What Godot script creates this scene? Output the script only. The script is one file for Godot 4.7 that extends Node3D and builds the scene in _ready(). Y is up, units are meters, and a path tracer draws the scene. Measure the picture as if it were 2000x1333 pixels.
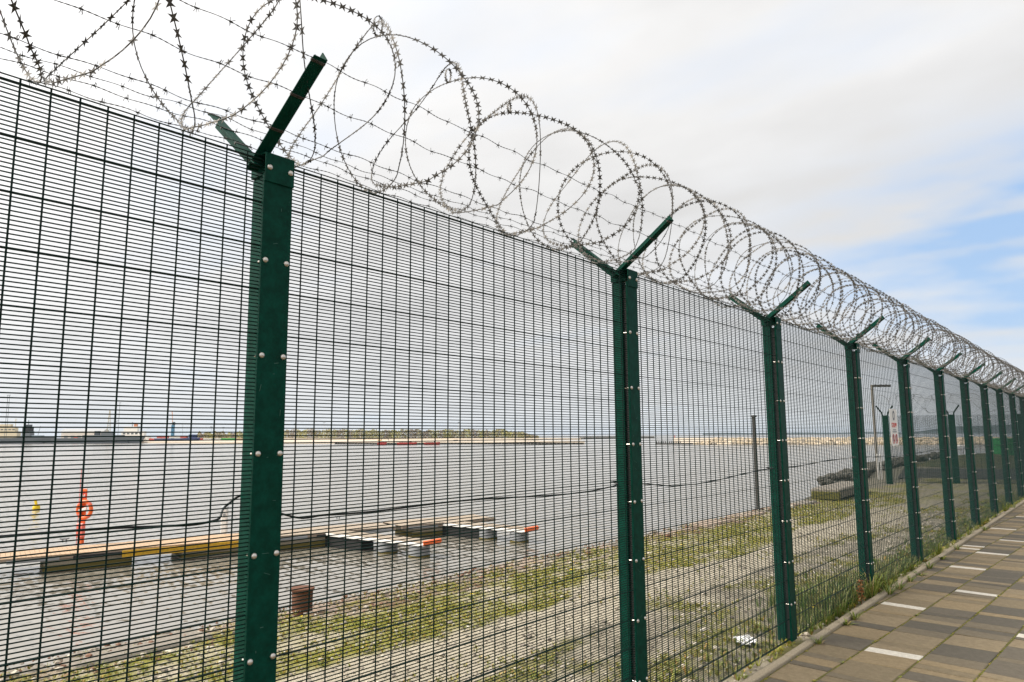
extends Node3D

# ------------------------------------------------------------------ camera numbers
const CAM := Vector3(2.3476, 1.7563, 0.0)
const PITCH := 0.128478
const YAW := 0.699023
const ROLL := -0.0058467
const FOCAL := 1423.93          # in pixels of a 2000 x 1333 picture
const SPACING := 2.52           # post to post
const POST0 := -1.435           # z of the first post in view
const TOP := 2.785              # top of the posts
const WATER := -2.8
const EDGE := -4.45             # quay edge

var rng := RandomNumberGenerator.new()
var M := {}
var used := {}

# ------------------------------------------------------------------ mesh builder
class MB:
	var v := PackedVector3Array()
	var n := PackedVector3Array()
	var c := PackedColorArray()
	var ix := PackedInt32Array()
	var col := Color(1, 1, 1)
	var tinted := false

	func vert(p: Vector3, nn: Vector3) -> int:
		v.append(p)
		n.append(nn)
		c.append(col)
		return v.size() - 1

	func poly(pts: Array, out: Vector3) -> void:
		var p := pts
		var nn: Vector3 = (p[2] - p[0]).cross(p[1] - p[0])
		if nn.length_squared() < 1e-16 and p.size() > 3:
			nn = (p[3] - p[0]).cross(p[2] - p[0])
		nn = nn.normalized()
		if nn.dot(out) < 0.0:
			p = pts.duplicate()
			p.reverse()
			nn = -nn
		var b := v.size()
		for q in p:
			vert(q, nn)
		for k in range(1, p.size() - 1):
			ix.append_array([b, b + k, b + k + 1])

	func box(xf: Transform3D, s: Vector3, bev := 0.0) -> void:
		var h := s * 0.5
		var ctr := xf.origin
		if bev <= 0.0:
			for a in 3:
				for sg in [-1.0, 1.0]:
					var q := []
					for w in [[-1, -1], [-1, 1], [1, 1], [1, -1]]:
						var e := Vector3.ZERO
						e[a] = sg * h[a]
						e[(a + 1) % 3] = w[0] * h[(a + 1) % 3]
						e[(a + 2) % 3] = w[1] * h[(a + 2) % 3]
						q.append(xf * e)
					poly(q, (q[0] + q[2]) * 0.5 - ctr)
			return
		var corner := func(sx: float, sy: float, sz: float, a: int) -> Vector3:
			var e := Vector3(sx * (h.x - bev), sy * (h.y - bev), sz * (h.z - bev))
			var sg := [sx, sy, sz]
			e[a] = sg[a] * h[a]
			return xf * e
		for a in 3:
			for sg in [-1.0, 1.0]:
				var q := []
				for w in [[-1.0, -1.0], [-1.0, 1.0], [1.0, 1.0], [1.0, -1.0]]:
					var s3 := [0.0, 0.0, 0.0]
					s3[a] = sg
					s3[(a + 1) % 3] = w[0]
					s3[(a + 2) % 3] = w[1]
					q.append(corner.call(s3[0], s3[1], s3[2], a))
				poly(q, (q[0] + q[2]) * 0.5 - ctr)
			# edges along axis a
			var b1 := (a + 1) % 3
			var b2 := (a + 2) % 3
			for s1 in [-1.0, 1.0]:
				for s2 in [-1.0, 1.0]:
					var e0 := [0.0, 0.0, 0.0]
					e0[b1] = s1
					e0[b2] = s2
					var lo := e0.duplicate()
					lo[a] = -1.0
					var hi := e0.duplicate()
					hi[a] = 1.0
					var q := [corner.call(lo[0], lo[1], lo[2], b1), corner.call(hi[0], hi[1], hi[2], b1), corner.call(hi[0], hi[1], hi[2], b2), corner.call(lo[0], lo[1], lo[2], b2)]
					poly(q, (q[0] + q[2]) * 0.5 - ctr)
		for sx in [-1.0, 1.0]:
			for sy in [-1.0, 1.0]:
				for sz in [-1.0, 1.0]:
					var q := [corner.call(sx, sy, sz, 0), corner.call(sx, sy, sz, 1), corner.call(sx, sy, sz, 2)]
					poly(q, q[0] - ctr)

	func tube(pts: PackedVector3Array, r: float, sides := 6, r_end := -1.0, caps := false) -> void:
		var m := pts.size()
		var b := v.size()
		var ref := Vector3.UP
		for k in m:
			var t := (pts[mini(k + 1, m - 1)] - pts[maxi(k - 1, 0)]).normalized()
			if absf(t.dot(ref)) > 0.95:
				ref = Vector3.RIGHT if absf(t.x) < 0.8 else Vector3.BACK
			var s := t.cross(ref).normalized()
			var u := s.cross(t).normalized()
			ref = u
			var rr := r if r_end < 0.0 else lerpf(r, r_end, float(k) / maxf(1.0, m - 1))
			for j in sides:
				var a := TAU * j / sides
				var d := s * cos(a) + u * sin(a)
				vert(pts[k] + d * rr, d)
		for k in m - 1:
			for j in sides:
				var j2 := (j + 1) % sides
				var a0 := b + k * sides + j
				var a1 := b + k * sides + j2
				ix.append_array([a0, a1, a1 + sides, a0, a1 + sides, a0 + sides])
		if caps:
			for k in [0, m - 1]:
				var q := []
				for j in sides:
					q.append(v[b + k * sides + j])
				var o := (pts[0] - pts[1]) if k == 0 else (pts[m - 1] - pts[m - 2])
				poly(q, o)

	func lathe(prof: Array, segs: int, xf: Transform3D) -> void:
		# prof: array of Vector2(radius, height)
		var b := v.size()
		var m := prof.size()
		for k in m:
			var d0: Vector2 = prof[mini(k + 1, m - 1)] - prof[maxi(k - 1, 0)]
			for j in segs:
				var a := TAU * j / segs
				var p: Vector2 = prof[k]
				var nn := Vector3(cos(a) * d0.y, -d0.x, sin(a) * d0.y)
				vert(xf * Vector3(cos(a) * p.x, p.y, sin(a) * p.x), (xf.basis * nn).normalized())
		for k in m - 1:
			for j in segs:
				var j2 := (j + 1) % segs
				var a0 := b + k * segs + j
				var a1 := b + k * segs + j2
				ix.append_array([a0, a1, a1 + segs, a0, a1 + segs, a0 + segs])

	func prism(pts: Array, depth: Vector3) -> void:
		# pts: flat polygon (convex), swept along depth
		var ctr := Vector3.ZERO
		for q in pts:
			ctr += q
		ctr = ctr / pts.size() + depth * 0.5
		var top := []
		for q in pts:
			top.append(q + depth)
		poly(pts, -depth)
		poly(top, depth)
		for k in pts.size():
			var k2 := (k + 1) % pts.size()
			var q := [pts[k], pts[k2], top[k2], top[k]]
			poly(q, (q[0] + q[2]) * 0.5 - ctr)

	func mesh() -> ArrayMesh:
		var a := []
		a.resize(Mesh.ARRAY_MAX)
		a[Mesh.ARRAY_VERTEX] = v
		a[Mesh.ARRAY_NORMAL] = n
		if tinted:
			a[Mesh.ARRAY_COLOR] = c
		a[Mesh.ARRAY_INDEX] = ix
		var am := ArrayMesh.new()
		am.add_surface_from_arrays(Mesh.PRIMITIVE_TRIANGLES, a)
		return am

# ------------------------------------------------------------------ node helpers
func at(p: Vector3, turn := 0.0) -> Transform3D:
	return Transform3D(Basis(Vector3.UP, turn), p)

func fresh(called: String) -> String:
	if not used.has(called):
		used[called] = 0
		return called
	used[called] += 1
	return "%s_%03d" % [called, used[called]]

func tag(o: Node, label: String, category := "", group := "", kind := "") -> Node:
	o.set_meta("label", label)
	if category != "":
		o.set_meta("category", category)
	if group != "":
		o.set_meta("group", group)
	if kind != "":
		o.set_meta("kind", kind)
	return o

func thing(called: String, label: String, category: String, pos := Vector3.ZERO, turn := 0.0, group := "", kind := "") -> Node3D:
	var o := Node3D.new()
	o.name = fresh(called)
	add_child(o)
	o.position = pos
	o.rotation.y = turn
	tag(o, label, category, group, kind)
	return o

func part(called: String, m, mat: Material, parent: Node, xf := Transform3D.IDENTITY) -> MeshInstance3D:
	var o := MeshInstance3D.new()
	o.name = called if parent != self else fresh(called)
	o.mesh = m.mesh() if m is MB else m
	o.material_override = mat
	o.transform = xf
	parent.add_child(o, true)
	return o

func mass(o: Node) -> void:
	o.set_meta("kind", "stuff")

func scatter(called: String, m: Mesh, mat: Material, xfs: Array, cols: Array, parent: Node) -> MultiMeshInstance3D:
	var mm := MultiMesh.new()
	mm.transform_format = MultiMesh.TRANSFORM_3D
	mm.use_colors = cols.size() > 0
	mm.mesh = m
	mm.instance_count = xfs.size()
	for k in xfs.size():
		mm.set_instance_transform(k, xfs[k])
		if cols.size() > 0:
			mm.set_instance_color(k, cols[k])
	var o := MultiMeshInstance3D.new()
	o.name = called if parent != self else fresh(called)
	o.multimesh = mm
	o.material_override = mat
	parent.add_child(o, true)
	o.set_meta("kind", "stuff")
	return o

func mat(r: float, g: float, b: float, rough := 0.8, metal := 0.0) -> StandardMaterial3D:
	var m := StandardMaterial3D.new()
	m.albedo_color = Color(r, g, b).linear_to_srgb()
	m.roughness = rough
	m.metallic = metal
	return m

func grain_tex(freq: float, lo: Color, hi: Color, seed_: int, octaves := 4, gain := 0.5, size := 512) -> ImageTexture:
	var f := FastNoiseLite.new()
	f.seed = seed_
	f.noise_type = FastNoiseLite.TYPE_SIMPLEX_SMOOTH
	f.frequency = freq
	f.fractal_octaves = octaves
	f.fractal_gain = gain
	var g := f.get_seamless_image(size, size)
	g.convert(Image.FORMAT_L8)
	var data := g.get_data()
	var out := PackedByteArray()
	out.resize(size * size * 3)
	var lut := []
	for k in 256:
		lut.append(lo.lerp(hi, k / 255.0))
	for k in size * size:
		var cc: Color = lut[data[k]]
		out[k * 3] = int(cc.r * 255.0)
		out[k * 3 + 1] = int(cc.g * 255.0)
		out[k * 3 + 2] = int(cc.b * 255.0)
	return ImageTexture.create_from_image(Image.create_from_data(size, size, false, Image.FORMAT_RGB8, out))

func textured(m: StandardMaterial3D, t: Texture2D, scale_: float, bump: Texture2D = null, bump_cm := 0.0) -> StandardMaterial3D:
	m.albedo_texture = t
	m.uv1_triplanar = true
	m.uv1_world_triplanar = true
	m.uv1_scale = Vector3.ONE * scale_
	if bump != null:
		m.heightmap_enabled = true
		m.heightmap_texture = bump
		m.heightmap_scale = bump_cm
	return m

# the point at height y under a pixel of the 2000 x 1333 photograph
func under(u: float, w: float, y: float) -> Vector3:
	var d := Basis.from_euler(Vector3(PITCH, YAW, ROLL)) * Vector3((u - 1000.0) / FOCAL, -(w - 666.5) / FOCAL, -1.0)
	return CAM + d * ((y - CAM.y) / d.y)

# ------------------------------------------------------------------ everything
func _ready() -> void:
	rng.seed = 20240
	make_camera_and_light()
	make_materials()
	make_water()
	make_quay()
	make_pavement()
	make_fence()
	make_wire()
	make_quay_things()
	make_pontoon()
	make_far_corner()
	make_far_shore()
	make_plants()

func make_camera_and_light() -> void:
	var cam := Camera3D.new()
	cam.name = "camera"
	cam.position = CAM
	cam.basis = Basis.from_euler(Vector3(PITCH, YAW, ROLL))
	cam.fov = 50.1657
	cam.near = 0.05
	cam.far = 12000.0
	add_child(cam)
	cam.current = true
	var env := Environment.new()
	env.background_mode = Environment.BG_SKY
	var sky := Sky.new()
	var pan := PanoramaSkyMaterial.new()
	pan.panorama = ImageTexture.create_from_image(sky_image())
	sky.sky_material = pan
	env.sky = sky
	env.background_energy_multiplier = 1.0
	env.ambient_light_source = Environment.AMBIENT_SOURCE_SKY
	env.tonemap_mode = Environment.TONE_MAPPER_LINEAR
	env.tonemap_exposure = 1.15
	env.fog_enabled = true
	env.fog_density = 0.00006
	env.fog_light_color = Color(0.80, 0.87, 0.95)
	env.sdfgi_enabled = true
	env.ssao_enabled = true
	env.ssil_enabled = true
	var we := WorldEnvironment.new()
	we.name = "environment"
	we.environment = env
	add_child(we)
	var sun := DirectionalLight3D.new()
	sun.name = "sun"
	sun.light_energy = 1.3
	sun.light_color = Color(1.0, 0.96, 0.9)
	sun.light_angular_distance = 24.0
	sun.shadow_enabled = true
	var az := deg_to_rad(-138.0)
	var el := deg_to_rad(46.0)
	var to_sun := Vector3(sin(az) * cos(el), sin(el), -cos(az) * cos(el))
	sun.look_at_from_position(to_sun * 20.0, Vector3.ZERO, Vector3.UP)
	add_child(sun)

func sky_image() -> Image:
	var w := 2048
	var h := 1024
	var low := FastNoiseLite.new()
	low.seed = 5
	low.noise_type = FastNoiseLite.TYPE_SIMPLEX_SMOOTH
	low.frequency = 0.32
	low.fractal_octaves = 5
	var fine := FastNoiseLite.new()
	fine.seed = 11
	fine.noise_type = FastNoiseLite.TYPE_SIMPLEX_SMOOTH
	fine.frequency = 0.55
	fine.fractal_octaves = 6
	fine.fractal_gain = 0.55
	var mott := FastNoiseLite.new()
	mott.seed = 23
	mott.noise_type = FastNoiseLite.TYPE_SIMPLEX_SMOOTH
	mott.frequency = 1.9
	mott.fractal_octaves = 4
	var data := PackedFloat32Array()
	data.resize(w * h * 3)
	var blue_hi := Vector3(0.17, 0.40, 0.78)
	var blue_lo := Vector3(0.46, 0.64, 0.81)
	var saz := deg_to_rad(-138.0)
	var sel := deg_to_rad(46.0)
	var sund := Vector3(sin(saz) * cos(sel), sin(sel), -cos(saz) * cos(sel))
	for y in h:
		var el := PI * 0.5 - (y + 0.5) / h * PI
		var eld := rad_to_deg(el)
		var sy := sin(el)
		var cy := cos(el)
		if el <= 0.0:
			for x in w:
				var i := (y * w + x) * 3
				data[i] = 0.5
				data[i + 1] = 0.51
				data[i + 2] = 0.52
			continue
		var k := 1.0 / (sy + 0.10)
		var e1 := (eld - 12.5) / (6.5 if eld < 12.5 else 6.0)
		var gel := exp(-e1 * e1)
		for x in w:
			var az := (x + 0.5) / w * TAU
			if az > PI:
				az -= TAU
			var azd := rad_to_deg(az)
			var dx := sin(az) * cy
			var dz := -cos(az) * cy
			var qx := dx * k
			var qz := dz * k
			var big := low.get_noise_2d(qx, qz)
			# cloud rows drawn out sideways to the view
			var st := fine.get_noise_2d(qx * 0.9, qz * 2.3 + 40.0)
			var mo := mott.get_noise_2d(qx, qz * 1.5)
			var a1 := (azd - 1.0) / (15.0 if azd < 1.0 else 55.0)
			var gap := gel * exp(-a1 * a1)
			var clear := clampf(gap * (0.95 + 1.3 * st + 0.45 * big + 0.7 * mo) * 1.1, 0.0, 0.78)
			# thin places elsewhere in the sheet
			clear = maxf(clear, clampf((st * 0.55 + big * 0.5 - 0.2) * 0.55, 0.0, 0.3))
			var tb := clampf(eld / 26.0, 0.0, 1.0)
			var bl := blue_lo.lerp(blue_hi, sqrt(tb))
			var glow := maxf(0.0, dx * sund.x + sy * sund.y + dz * sund.z)
			var base := 0.72 + 0.15 * glow + 1.5 * pow(glow, 3.5) + 0.13 * big + 0.10 * st + 0.05 * mo
			var cl := Vector3(base * 1.0, base * 0.992, base * 0.985)
			# air near the horizon lends the sheet a little blue
			var hz := exp(-eld / 5.0)
			cl = cl.lerp(Vector3(0.74, 0.79, 0.83), hz * 0.65)
			var cc := cl.lerp(bl, clear)
			var i := (y * w + x) * 3
			data[i] = cc.x
			data[i + 1] = cc.y
			data[i + 2] = cc.z
	return Image.create_from_data(w, h, false, Image.FORMAT_RGBF, data.to_byte_array())

func make_materials() -> void:
	var g1 := grain_tex(0.05, Color(0.70, 0.69, 0.67), Color(1, 1, 1), 1, 5, 0.62)
	var g2 := grain_tex(0.012, Color(0.6, 0.6, 0.6), Color(1, 1, 1), 2, 5, 0.6)
	var g3 := grain_tex(0.09, Color(0.25, 0.23, 0.2), Color(1, 1, 1), 3, 4, 0.7)
	var gp := grain_tex(0.02, Color(0.62, 0.66, 0.64), Color(1, 1, 1), 4, 6, 0.75)
	var g4 := grain_tex(0.09, Color(0.60, 0.58, 0.54), Color(1, 1, 1), 6, 4, 0.7)
	M.g1 = g1
	M.g3 = g3
	M.green = textured(mat(0.0016, 0.062, 0.041, 0.5), gp, 1.3)
	M.green.metallic_specular = 0.2
	M.wire = mat(0.0015, 0.016, 0.012, 0.5)
	M.wire.metallic_specular = 0.25
	M.steel = mat(0.62, 0.58, 0.53, 0.28, 0.9)
	M.razor = textured(mat(0.13, 0.12, 0.105, 0.55, 0.4), g2, 9.0)
	M.barb = textured(mat(0.09, 0.085, 0.075, 0.6, 0.4), g2, 9.0)
	M.cable = mat(0.012, 0.014, 0.014, 0.45)
	var gq := grain_tex(0.014, Color(0.78, 0.765, 0.74), Color(1, 1, 1), 41, 7, 0.85, 1024)
	M.paver = []
	for a in [[0.285, 0.21, 0.115], [0.225, 0.172, 0.10], [0.18, 0.143, 0.092], [0.115, 0.097, 0.07], [0.27, 0.205, 0.12], [0.14, 0.116, 0.082]]:
		M.paver.append(textured(mat(a[0] * 1.06, a[1] * 1.10, a[2] * 1.14, 0.85), gq, 0.9, g1, 0.12))
	M.paver_white = textured(mat(0.76, 0.72, 0.64, 0.8), gq, 1.4, g1, 0.1)
	M.kerb = textured(mat(0.47, 0.40, 0.29, 0.9), g1, 2.1, g1, 0.2)
	M.moss = textured(mat(0.30, 0.29, 0.06, 0.95), g3, 3.0, g3, 0.6)
	M.concrete = textured(mat(0.42, 0.37, 0.29, 0.9), g1, 0.8, g1, 0.25)
	M.stone = textured(mat(0.30, 0.27, 0.23, 0.9), g1, 1.3, g1, 0.6)
	M.darkstone = textured(mat(0.11, 0.105, 0.09, 0.9), g1, 1.3, g1, 0.6)
	M.farground = textured(mat(0.20, 0.185, 0.14, 0.95), g4, 1.3)
	M.coping = textured(mat(0.42, 0.33, 0.26, 0.9), g1, 1.6, g1, 0.4)
	var gr := mat(1, 1, 1, 0.95)
	gr.vertex_color_use_as_albedo = true
	M.ground = textured(gr, g4, 1.9, g3, 1.2)
	var tint := mat(1, 1, 1, 0.8)
	tint.vertex_color_use_as_albedo = true
	M.tint = tint
	var leaf := mat(1, 1, 1, 0.55)
	leaf.vertex_color_use_as_albedo = true
	leaf.backlight_enabled = true
	leaf.backlight = Color(0.35, 0.4, 0.15)
	leaf.cull_mode = BaseMaterial3D.CULL_DISABLED
	M.leaf = leaf
	M.rust = textured(mat(0.17, 0.07, 0.035, 0.9), g1, 4.0, g1, 0.4)
	M.asphalt = textured(mat(0.09, 0.085, 0.075, 0.9), g3, 1.5, g3, 0.6)
	M.white = mat(0.72, 0.71, 0.68, 0.5)
	M.wood = textured(mat(0.55, 0.45, 0.34, 0.8), g2, 2.0)
	M.newwood = textured(mat(0.72, 0.50, 0.31, 0.75), g2, 2.0)
	M.yellow = textured(mat(0.80, 0.43, 0.015, 0.5), gp, 1.0)
	M.orange = mat(0.80, 0.13, 0.015, 0.4)
	M.red = mat(0.60, 0.05, 0.02, 0.45)
	M.pink = mat(0.72, 0.16, 0.12, 0.4)
	M.rubber_gap_black = mat(0.010, 0.010, 0.010, 0.8)  # black rubber, also the painted shade of the slot in the posts
	M.algae = textured(mat(0.34, 0.28, 0.06, 0.85), g3, 1.1)
	M.wetalgae = textured(mat(0.12, 0.075, 0.02, 0.6), g3, 1.1)
	M.floatgrey = mat(0.24, 0.25, 0.26, 0.4)
	M.soil = textured(mat(0.10, 0.08, 0.05, 0.95), g3, 2.0)
	M.sand = textured(mat(0.72, 0.63, 0.52, 0.95), g1, 0.05)
	M.buoy = mat(0.80, 0.55, 0.01, 0.4)

# ------------------------------------------------------------------ water
func make_water() -> void:
	var n := 400
	var tile := 9.0
	var waves := []
	for k in 46:
		var lam := 0.16 * pow(2.0, rng.randf() * 4.0)
		var a := deg_to_rad(72.0 + rng.randfn(0.0, 30.0))
		var kx := roundi(cos(a) * tile / lam)
		var kz := roundi(sin(a) * tile / lam)
		if kx == 0 and kz == 0:
			kz = 3
		var kk := sqrt(float(kx * kx + kz * kz))
		waves.append([kx, kz, rng.randf() * TAU, 0.021 * pow(kk / 10.0, -0.12) / kk * 1.0])
	var sx := PackedFloat32Array()
	sx.resize(n * n)
	var sz := PackedFloat32Array()
	sz.resize(n * n)
	for wv in waves:
		var kk := sqrt(float(wv[0] * wv[0] + wv[1] * wv[1]))
		var amp: float = wv[3]
		# one row of sines serves every line of the tile
		var tab := PackedFloat32Array()
		tab.resize(n)
		for i in n:
			tab[i] = cos(TAU * i / n + wv[2])
		var ax: float = amp * wv[0]
		var az: float = amp * wv[1]
		for j in n:
			var ph: int = wv[1] * j
			var row := j * n
			for i in n:
				var t := tab[posmod(wv[0] * i + ph, n)]
				sx[row + i] += ax * t
				sz[row + i] += az * t
	var data := PackedByteArray()
	data.resize(n * n * 3)
	for i in n * n:
		var nn := Vector3(-sx[i], -sz[i], 1.0).normalized()
		data[i * 3] = int(clampf(nn.x * 0.5 + 0.5, 0, 1) * 255.0)
		data[i * 3 + 1] = int(clampf(nn.y * 0.5 + 0.5, 0, 1) * 255.0)
		data[i * 3 + 2] = int(clampf(nn.z * 0.5 + 0.5, 0, 1) * 255.0)
	var m := mat(0.215, 0.195, 0.16, 0.13)
	m.metallic_specular = 1.0
	m.normal_enabled = true
	m.normal_scale = 1.0
	m.normal_texture = ImageTexture.create_from_image(Image.create_from_data(n, n, false, Image.FORMAT_RGB8, data))
	var pm := PlaneMesh.new()
	pm.size = Vector2(14000, 14000)
	m.uv1_scale = Vector3(14000 / tile, 14000 / tile, 1)
	var o := part("water", pm, m, self, at(Vector3(0, WATER, 0)))
	tag(o, "grey rippled harbour water reaching to the far shore", "water", "", "structure")

# ------------------------------------------------------------------ quay apron
var zone_a := FastNoiseLite.new()
var zone_b := FastNoiseLite.new()

func ground_at(x: float, z: float) -> Dictionary:
	# what the ground is made of at a place: colour and how much grows there
	var n1 := zone_a.get_noise_2d(x * 0.9, z * 0.35)
	var n2 := zone_b.get_noise_2d(x, z * 0.55)
	var n3 := zone_b.get_noise_2d(x * 2.7 + 90.0, z * 2.0)
	var t := x + 0.55 * n1
	var pale := Color(0.68, 0.62, 0.50)
	var grey := Color(0.46, 0.42, 0.33)
	var moss := Color(0.33, 0.32, 0.035)
	var brown := Color(0.24, 0.15, 0.085)
	var c := pale
	var green := 0.0
	if t < -3.85:
		c = brown.lerp(pale, clampf(0.45 + n2 * 1.2, 0, 1))
		c = c.lerp(moss, clampf(0.3 + n3 * 1.5, 0.0, 0.75))
		green = clampf(0.5 + n3 * 1.2 + n2, 0.0, 1.0)
	elif t < -2.5:
		var k := clampf(0.74 + n2 * 1.1 + n3 * 0.7, 0.0, 1.0)
		c = pale.lerp(moss, k)
		green = k
	elif t < -1.45:
		c = pale.lerp(grey, clampf(n3 * 0.9 + 0.05, 0, 0.6))
		green = clampf(n2 * 1.2 - 0.25, 0.0, 0.5)
	else:
		var k := clampf(n2 * 1.6 + n3 * 0.8 + 0.25, 0.0, 1.0)
		c = pale.lerp(Color(0.30, 0.27, 0.21), clampf(0.72 + n3, 0, 1)).lerp(moss * 0.8, k * 0.75)
		green = k * 0.8
		if t > -0.35:
			green = maxf(green, 0.35)
	if z < -15.0:
		var f := clampf((-15.0 - z) / 8.0, 0.0, 1.0)
		c = c.lerp(Color(0.25, 0.225, 0.175).lerp(moss * 0.7, clampf(0.3 + n2, 0, 0.7)), f * 0.8)
	return {"c": c, "green": green}

func make_quay() -> void:
	zone_a.seed = 3
	zone_a.frequency = 0.8
	zone_a.fractal_octaves = 3
	zone_b.seed = 8
	zone_b.frequency = 0.9
	zone_b.fractal_octaves = 4
	var q := thing("quay_ground", "gravel quay strip with moss and grass between fence and water", "ground", Vector3.ZERO, 0.0, "", "structure")
	var b := MB.new()
	b.tinted = true
	var nx := 52
	var zs := []
	var z := 3.0
	while z > -33.0:
		zs.append(z)
		z -= 0.085 if z > -12.0 else 0.2
	var wob := FastNoiseLite.new()
	wob.seed = 21
	wob.frequency = 2.2
	wob.fractal_octaves = 3
	for zz in zs:
		for i in nx + 1:
			var x := lerpf(EDGE + 0.28, 0.09, float(i) / nx)
			var info := ground_at(x, zz)
			b.col = info.c
			var y := wob.get_noise_2d(x, zz) * 0.03 - 0.015
			if x > -0.1:
				y -= 0.01
			b.vert(Vector3(x, y, zz), Vector3.UP)
	for j in zs.size() - 1:
		for i in nx:
			var a := j * (nx + 1) + i
			b.ix.append_array([a, a + nx + 1, a + 1, a + 1, a + nx + 1, a + nx + 2])
	part("gravel", b, M.ground, q)
	# retaining wall under the edge
	var w := MB.new()
	w.box(at(Vector3(EDGE + 0.2, -2.1, -12.0)), Vector3(0.4, 3.9, 30.0))
	part("retaining_wall", w, M.darkstone, q)
	# coping stones along the edge, some sunk under soil
	var cz := 2.0
	while cz > -20.0:
		var l := rng.randf_range(0.55, 1.25)
		var sunk := rng.randf() < 0.45
		var cb := MB.new()
		cb.box(Transform3D(Basis.from_euler(Vector3(rng.randf_range(-0.02, 0.02), rng.randf_range(-0.03, 0.03), rng.randf_range(-0.03, 0.03))), Vector3(0, 0, 0)), Vector3(0.42, 0.22, l - 0.04), 0.025)
		part("coping_stone", cb, M.coping if rng.randf() < 0.6 else M.stone, q, at(Vector3(EDGE + 0.19 + rng.randf_range(-0.05, 0.05), -0.10 - (0.05 if sunk else 0.0) + rng.randf_range(-0.015, 0.02), cz - l * 0.5)))
		cz -= l
	# loose stones and pebbles
	var pm := pebble()
	var xfs := []
	var cols := []
	for k in 26000:
		var near := rng.randf()
		var zz := lerpf(0.5, -19.0, pow(near, 1.35))
		var x := rng.randf_range(EDGE, 0.02)
		var s := rng.randf_range(0.006, 0.02) * (0.75 if rng.randf() < 0.95 else 1.7)
		if x < -3.9 and rng.randf() < 0.12:
			s *= 2.6
		var y := wob.get_noise_2d(x, zz) * 0.03 - 0.013
		if x < EDGE + 0.3:
			y = 0.012
		xfs.append(Transform3D(Basis.from_euler(Vector3(rng.randf() * TAU, rng.randf() * TAU, 0)).scaled(Vector3(s, s * 0.65, s)), Vector3(x, y + s * 0.15, zz)))
		var t := rng.randf()
		var cc := Color(0.52, 0.47, 0.38).lerp(Color(0.16, 0.135, 0.11), t)
		if rng.randf() < 0.012:
			cc = Color(0.66, 0.63, 0.58)
		if x < -3.7 and rng.randf() < 0.3:
			cc = Color(0.19, 0.10, 0.06)
		cols.append(cc)
	var st := scatter("pebbles", pm, M.tint, xfs, cols, self)
	tag(st, "loose pebbles scattered over the gravel quay strip", "pebbles", "", "stuff")

func pebble() -> ArrayMesh:
	var b := MB.new()
	var t := (1.0 + sqrt(5.0)) / 2.0
	var p := [Vector3(-1, t, 0), Vector3(1, t, 0), Vector3(-1, -t, 0), Vector3(1, -t, 0), Vector3(0, -1, t), Vector3(0, 1, t), Vector3(0, -1, -t), Vector3(0, 1, -t), Vector3(t, 0, -1), Vector3(t, 0, 1), Vector3(-t, 0, -1), Vector3(-t, 0, 1)]
	for k in 12:
		p[k] = p[k].normalized() * rng.randf_range(0.75, 1.15)
	for f in [[0, 11, 5], [0, 5, 1], [0, 1, 7], [0, 7, 10], [0, 10, 11], [1, 5, 9], [5, 11, 4], [11, 10, 2], [10, 7, 6], [7, 1, 8], [3, 9, 4], [3, 4, 2], [3, 2, 6], [3, 6, 8], [3, 8, 9], [4, 9, 5], [2, 4, 11], [6, 2, 10], [8, 6, 7], [9, 8, 1]]:
		b.poly([p[f[0]], p[f[1]], p[f[2]]], p[f[0]] + p[f[1]] + p[f[2]])
	return b.mesh()

# ------------------------------------------------------------------ pavement
func clip_kerb(pts: Array, lim: float) -> Array:
	var out := []
	for k in pts.size():
		var a: Vector2 = pts[k]
		var c: Vector2 = pts[(k + 1) % pts.size()]
		var ia := a.x >= lim
		var ic := c.x >= lim
		if ia:
			out.append(a)
		if ia != ic:
			out.append(a.lerp(c, (lim - a.x) / (c.x - a.x)))
	return out

func slab(b: MB, pts: Array, y: float, tilt: Vector2) -> void:
	# a paver: flat top with a worn chamfer, sides going down
	var ctr := Vector2.ZERO
	for q in pts:
		ctr += q
	ctr /= pts.size()
	var top := []
	var mid := []
	var low := []
	for q in pts:
		var d: Vector2 = (ctr - q).normalized()
		var t: Vector2 = q + d * 0.006
		top.append(Vector3(t.x, y + (t - ctr).dot(tilt), t.y))
		mid.append(Vector3(q.x, y - 0.004 + (q - ctr).dot(tilt), q.y))
		low.append(Vector3(q.x, y - 0.05, q.y))
	b.poly(top, Vector3.UP)
	var n := pts.size()
	for k in n:
		var k2 := (k + 1) % n
		var o := Vector3((pts[k].x + pts[k2].x) * 0.5 - ctr.x, 0.0, (pts[k].y + pts[k2].y) * 0.5 - ctr.y)
		b.poly([top[k], top[k2], mid[k2], mid[k]], o + Vector3.UP * 0.2)
		b.poly([mid[k], mid[k2], low[k2], low[k]], o)

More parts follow.
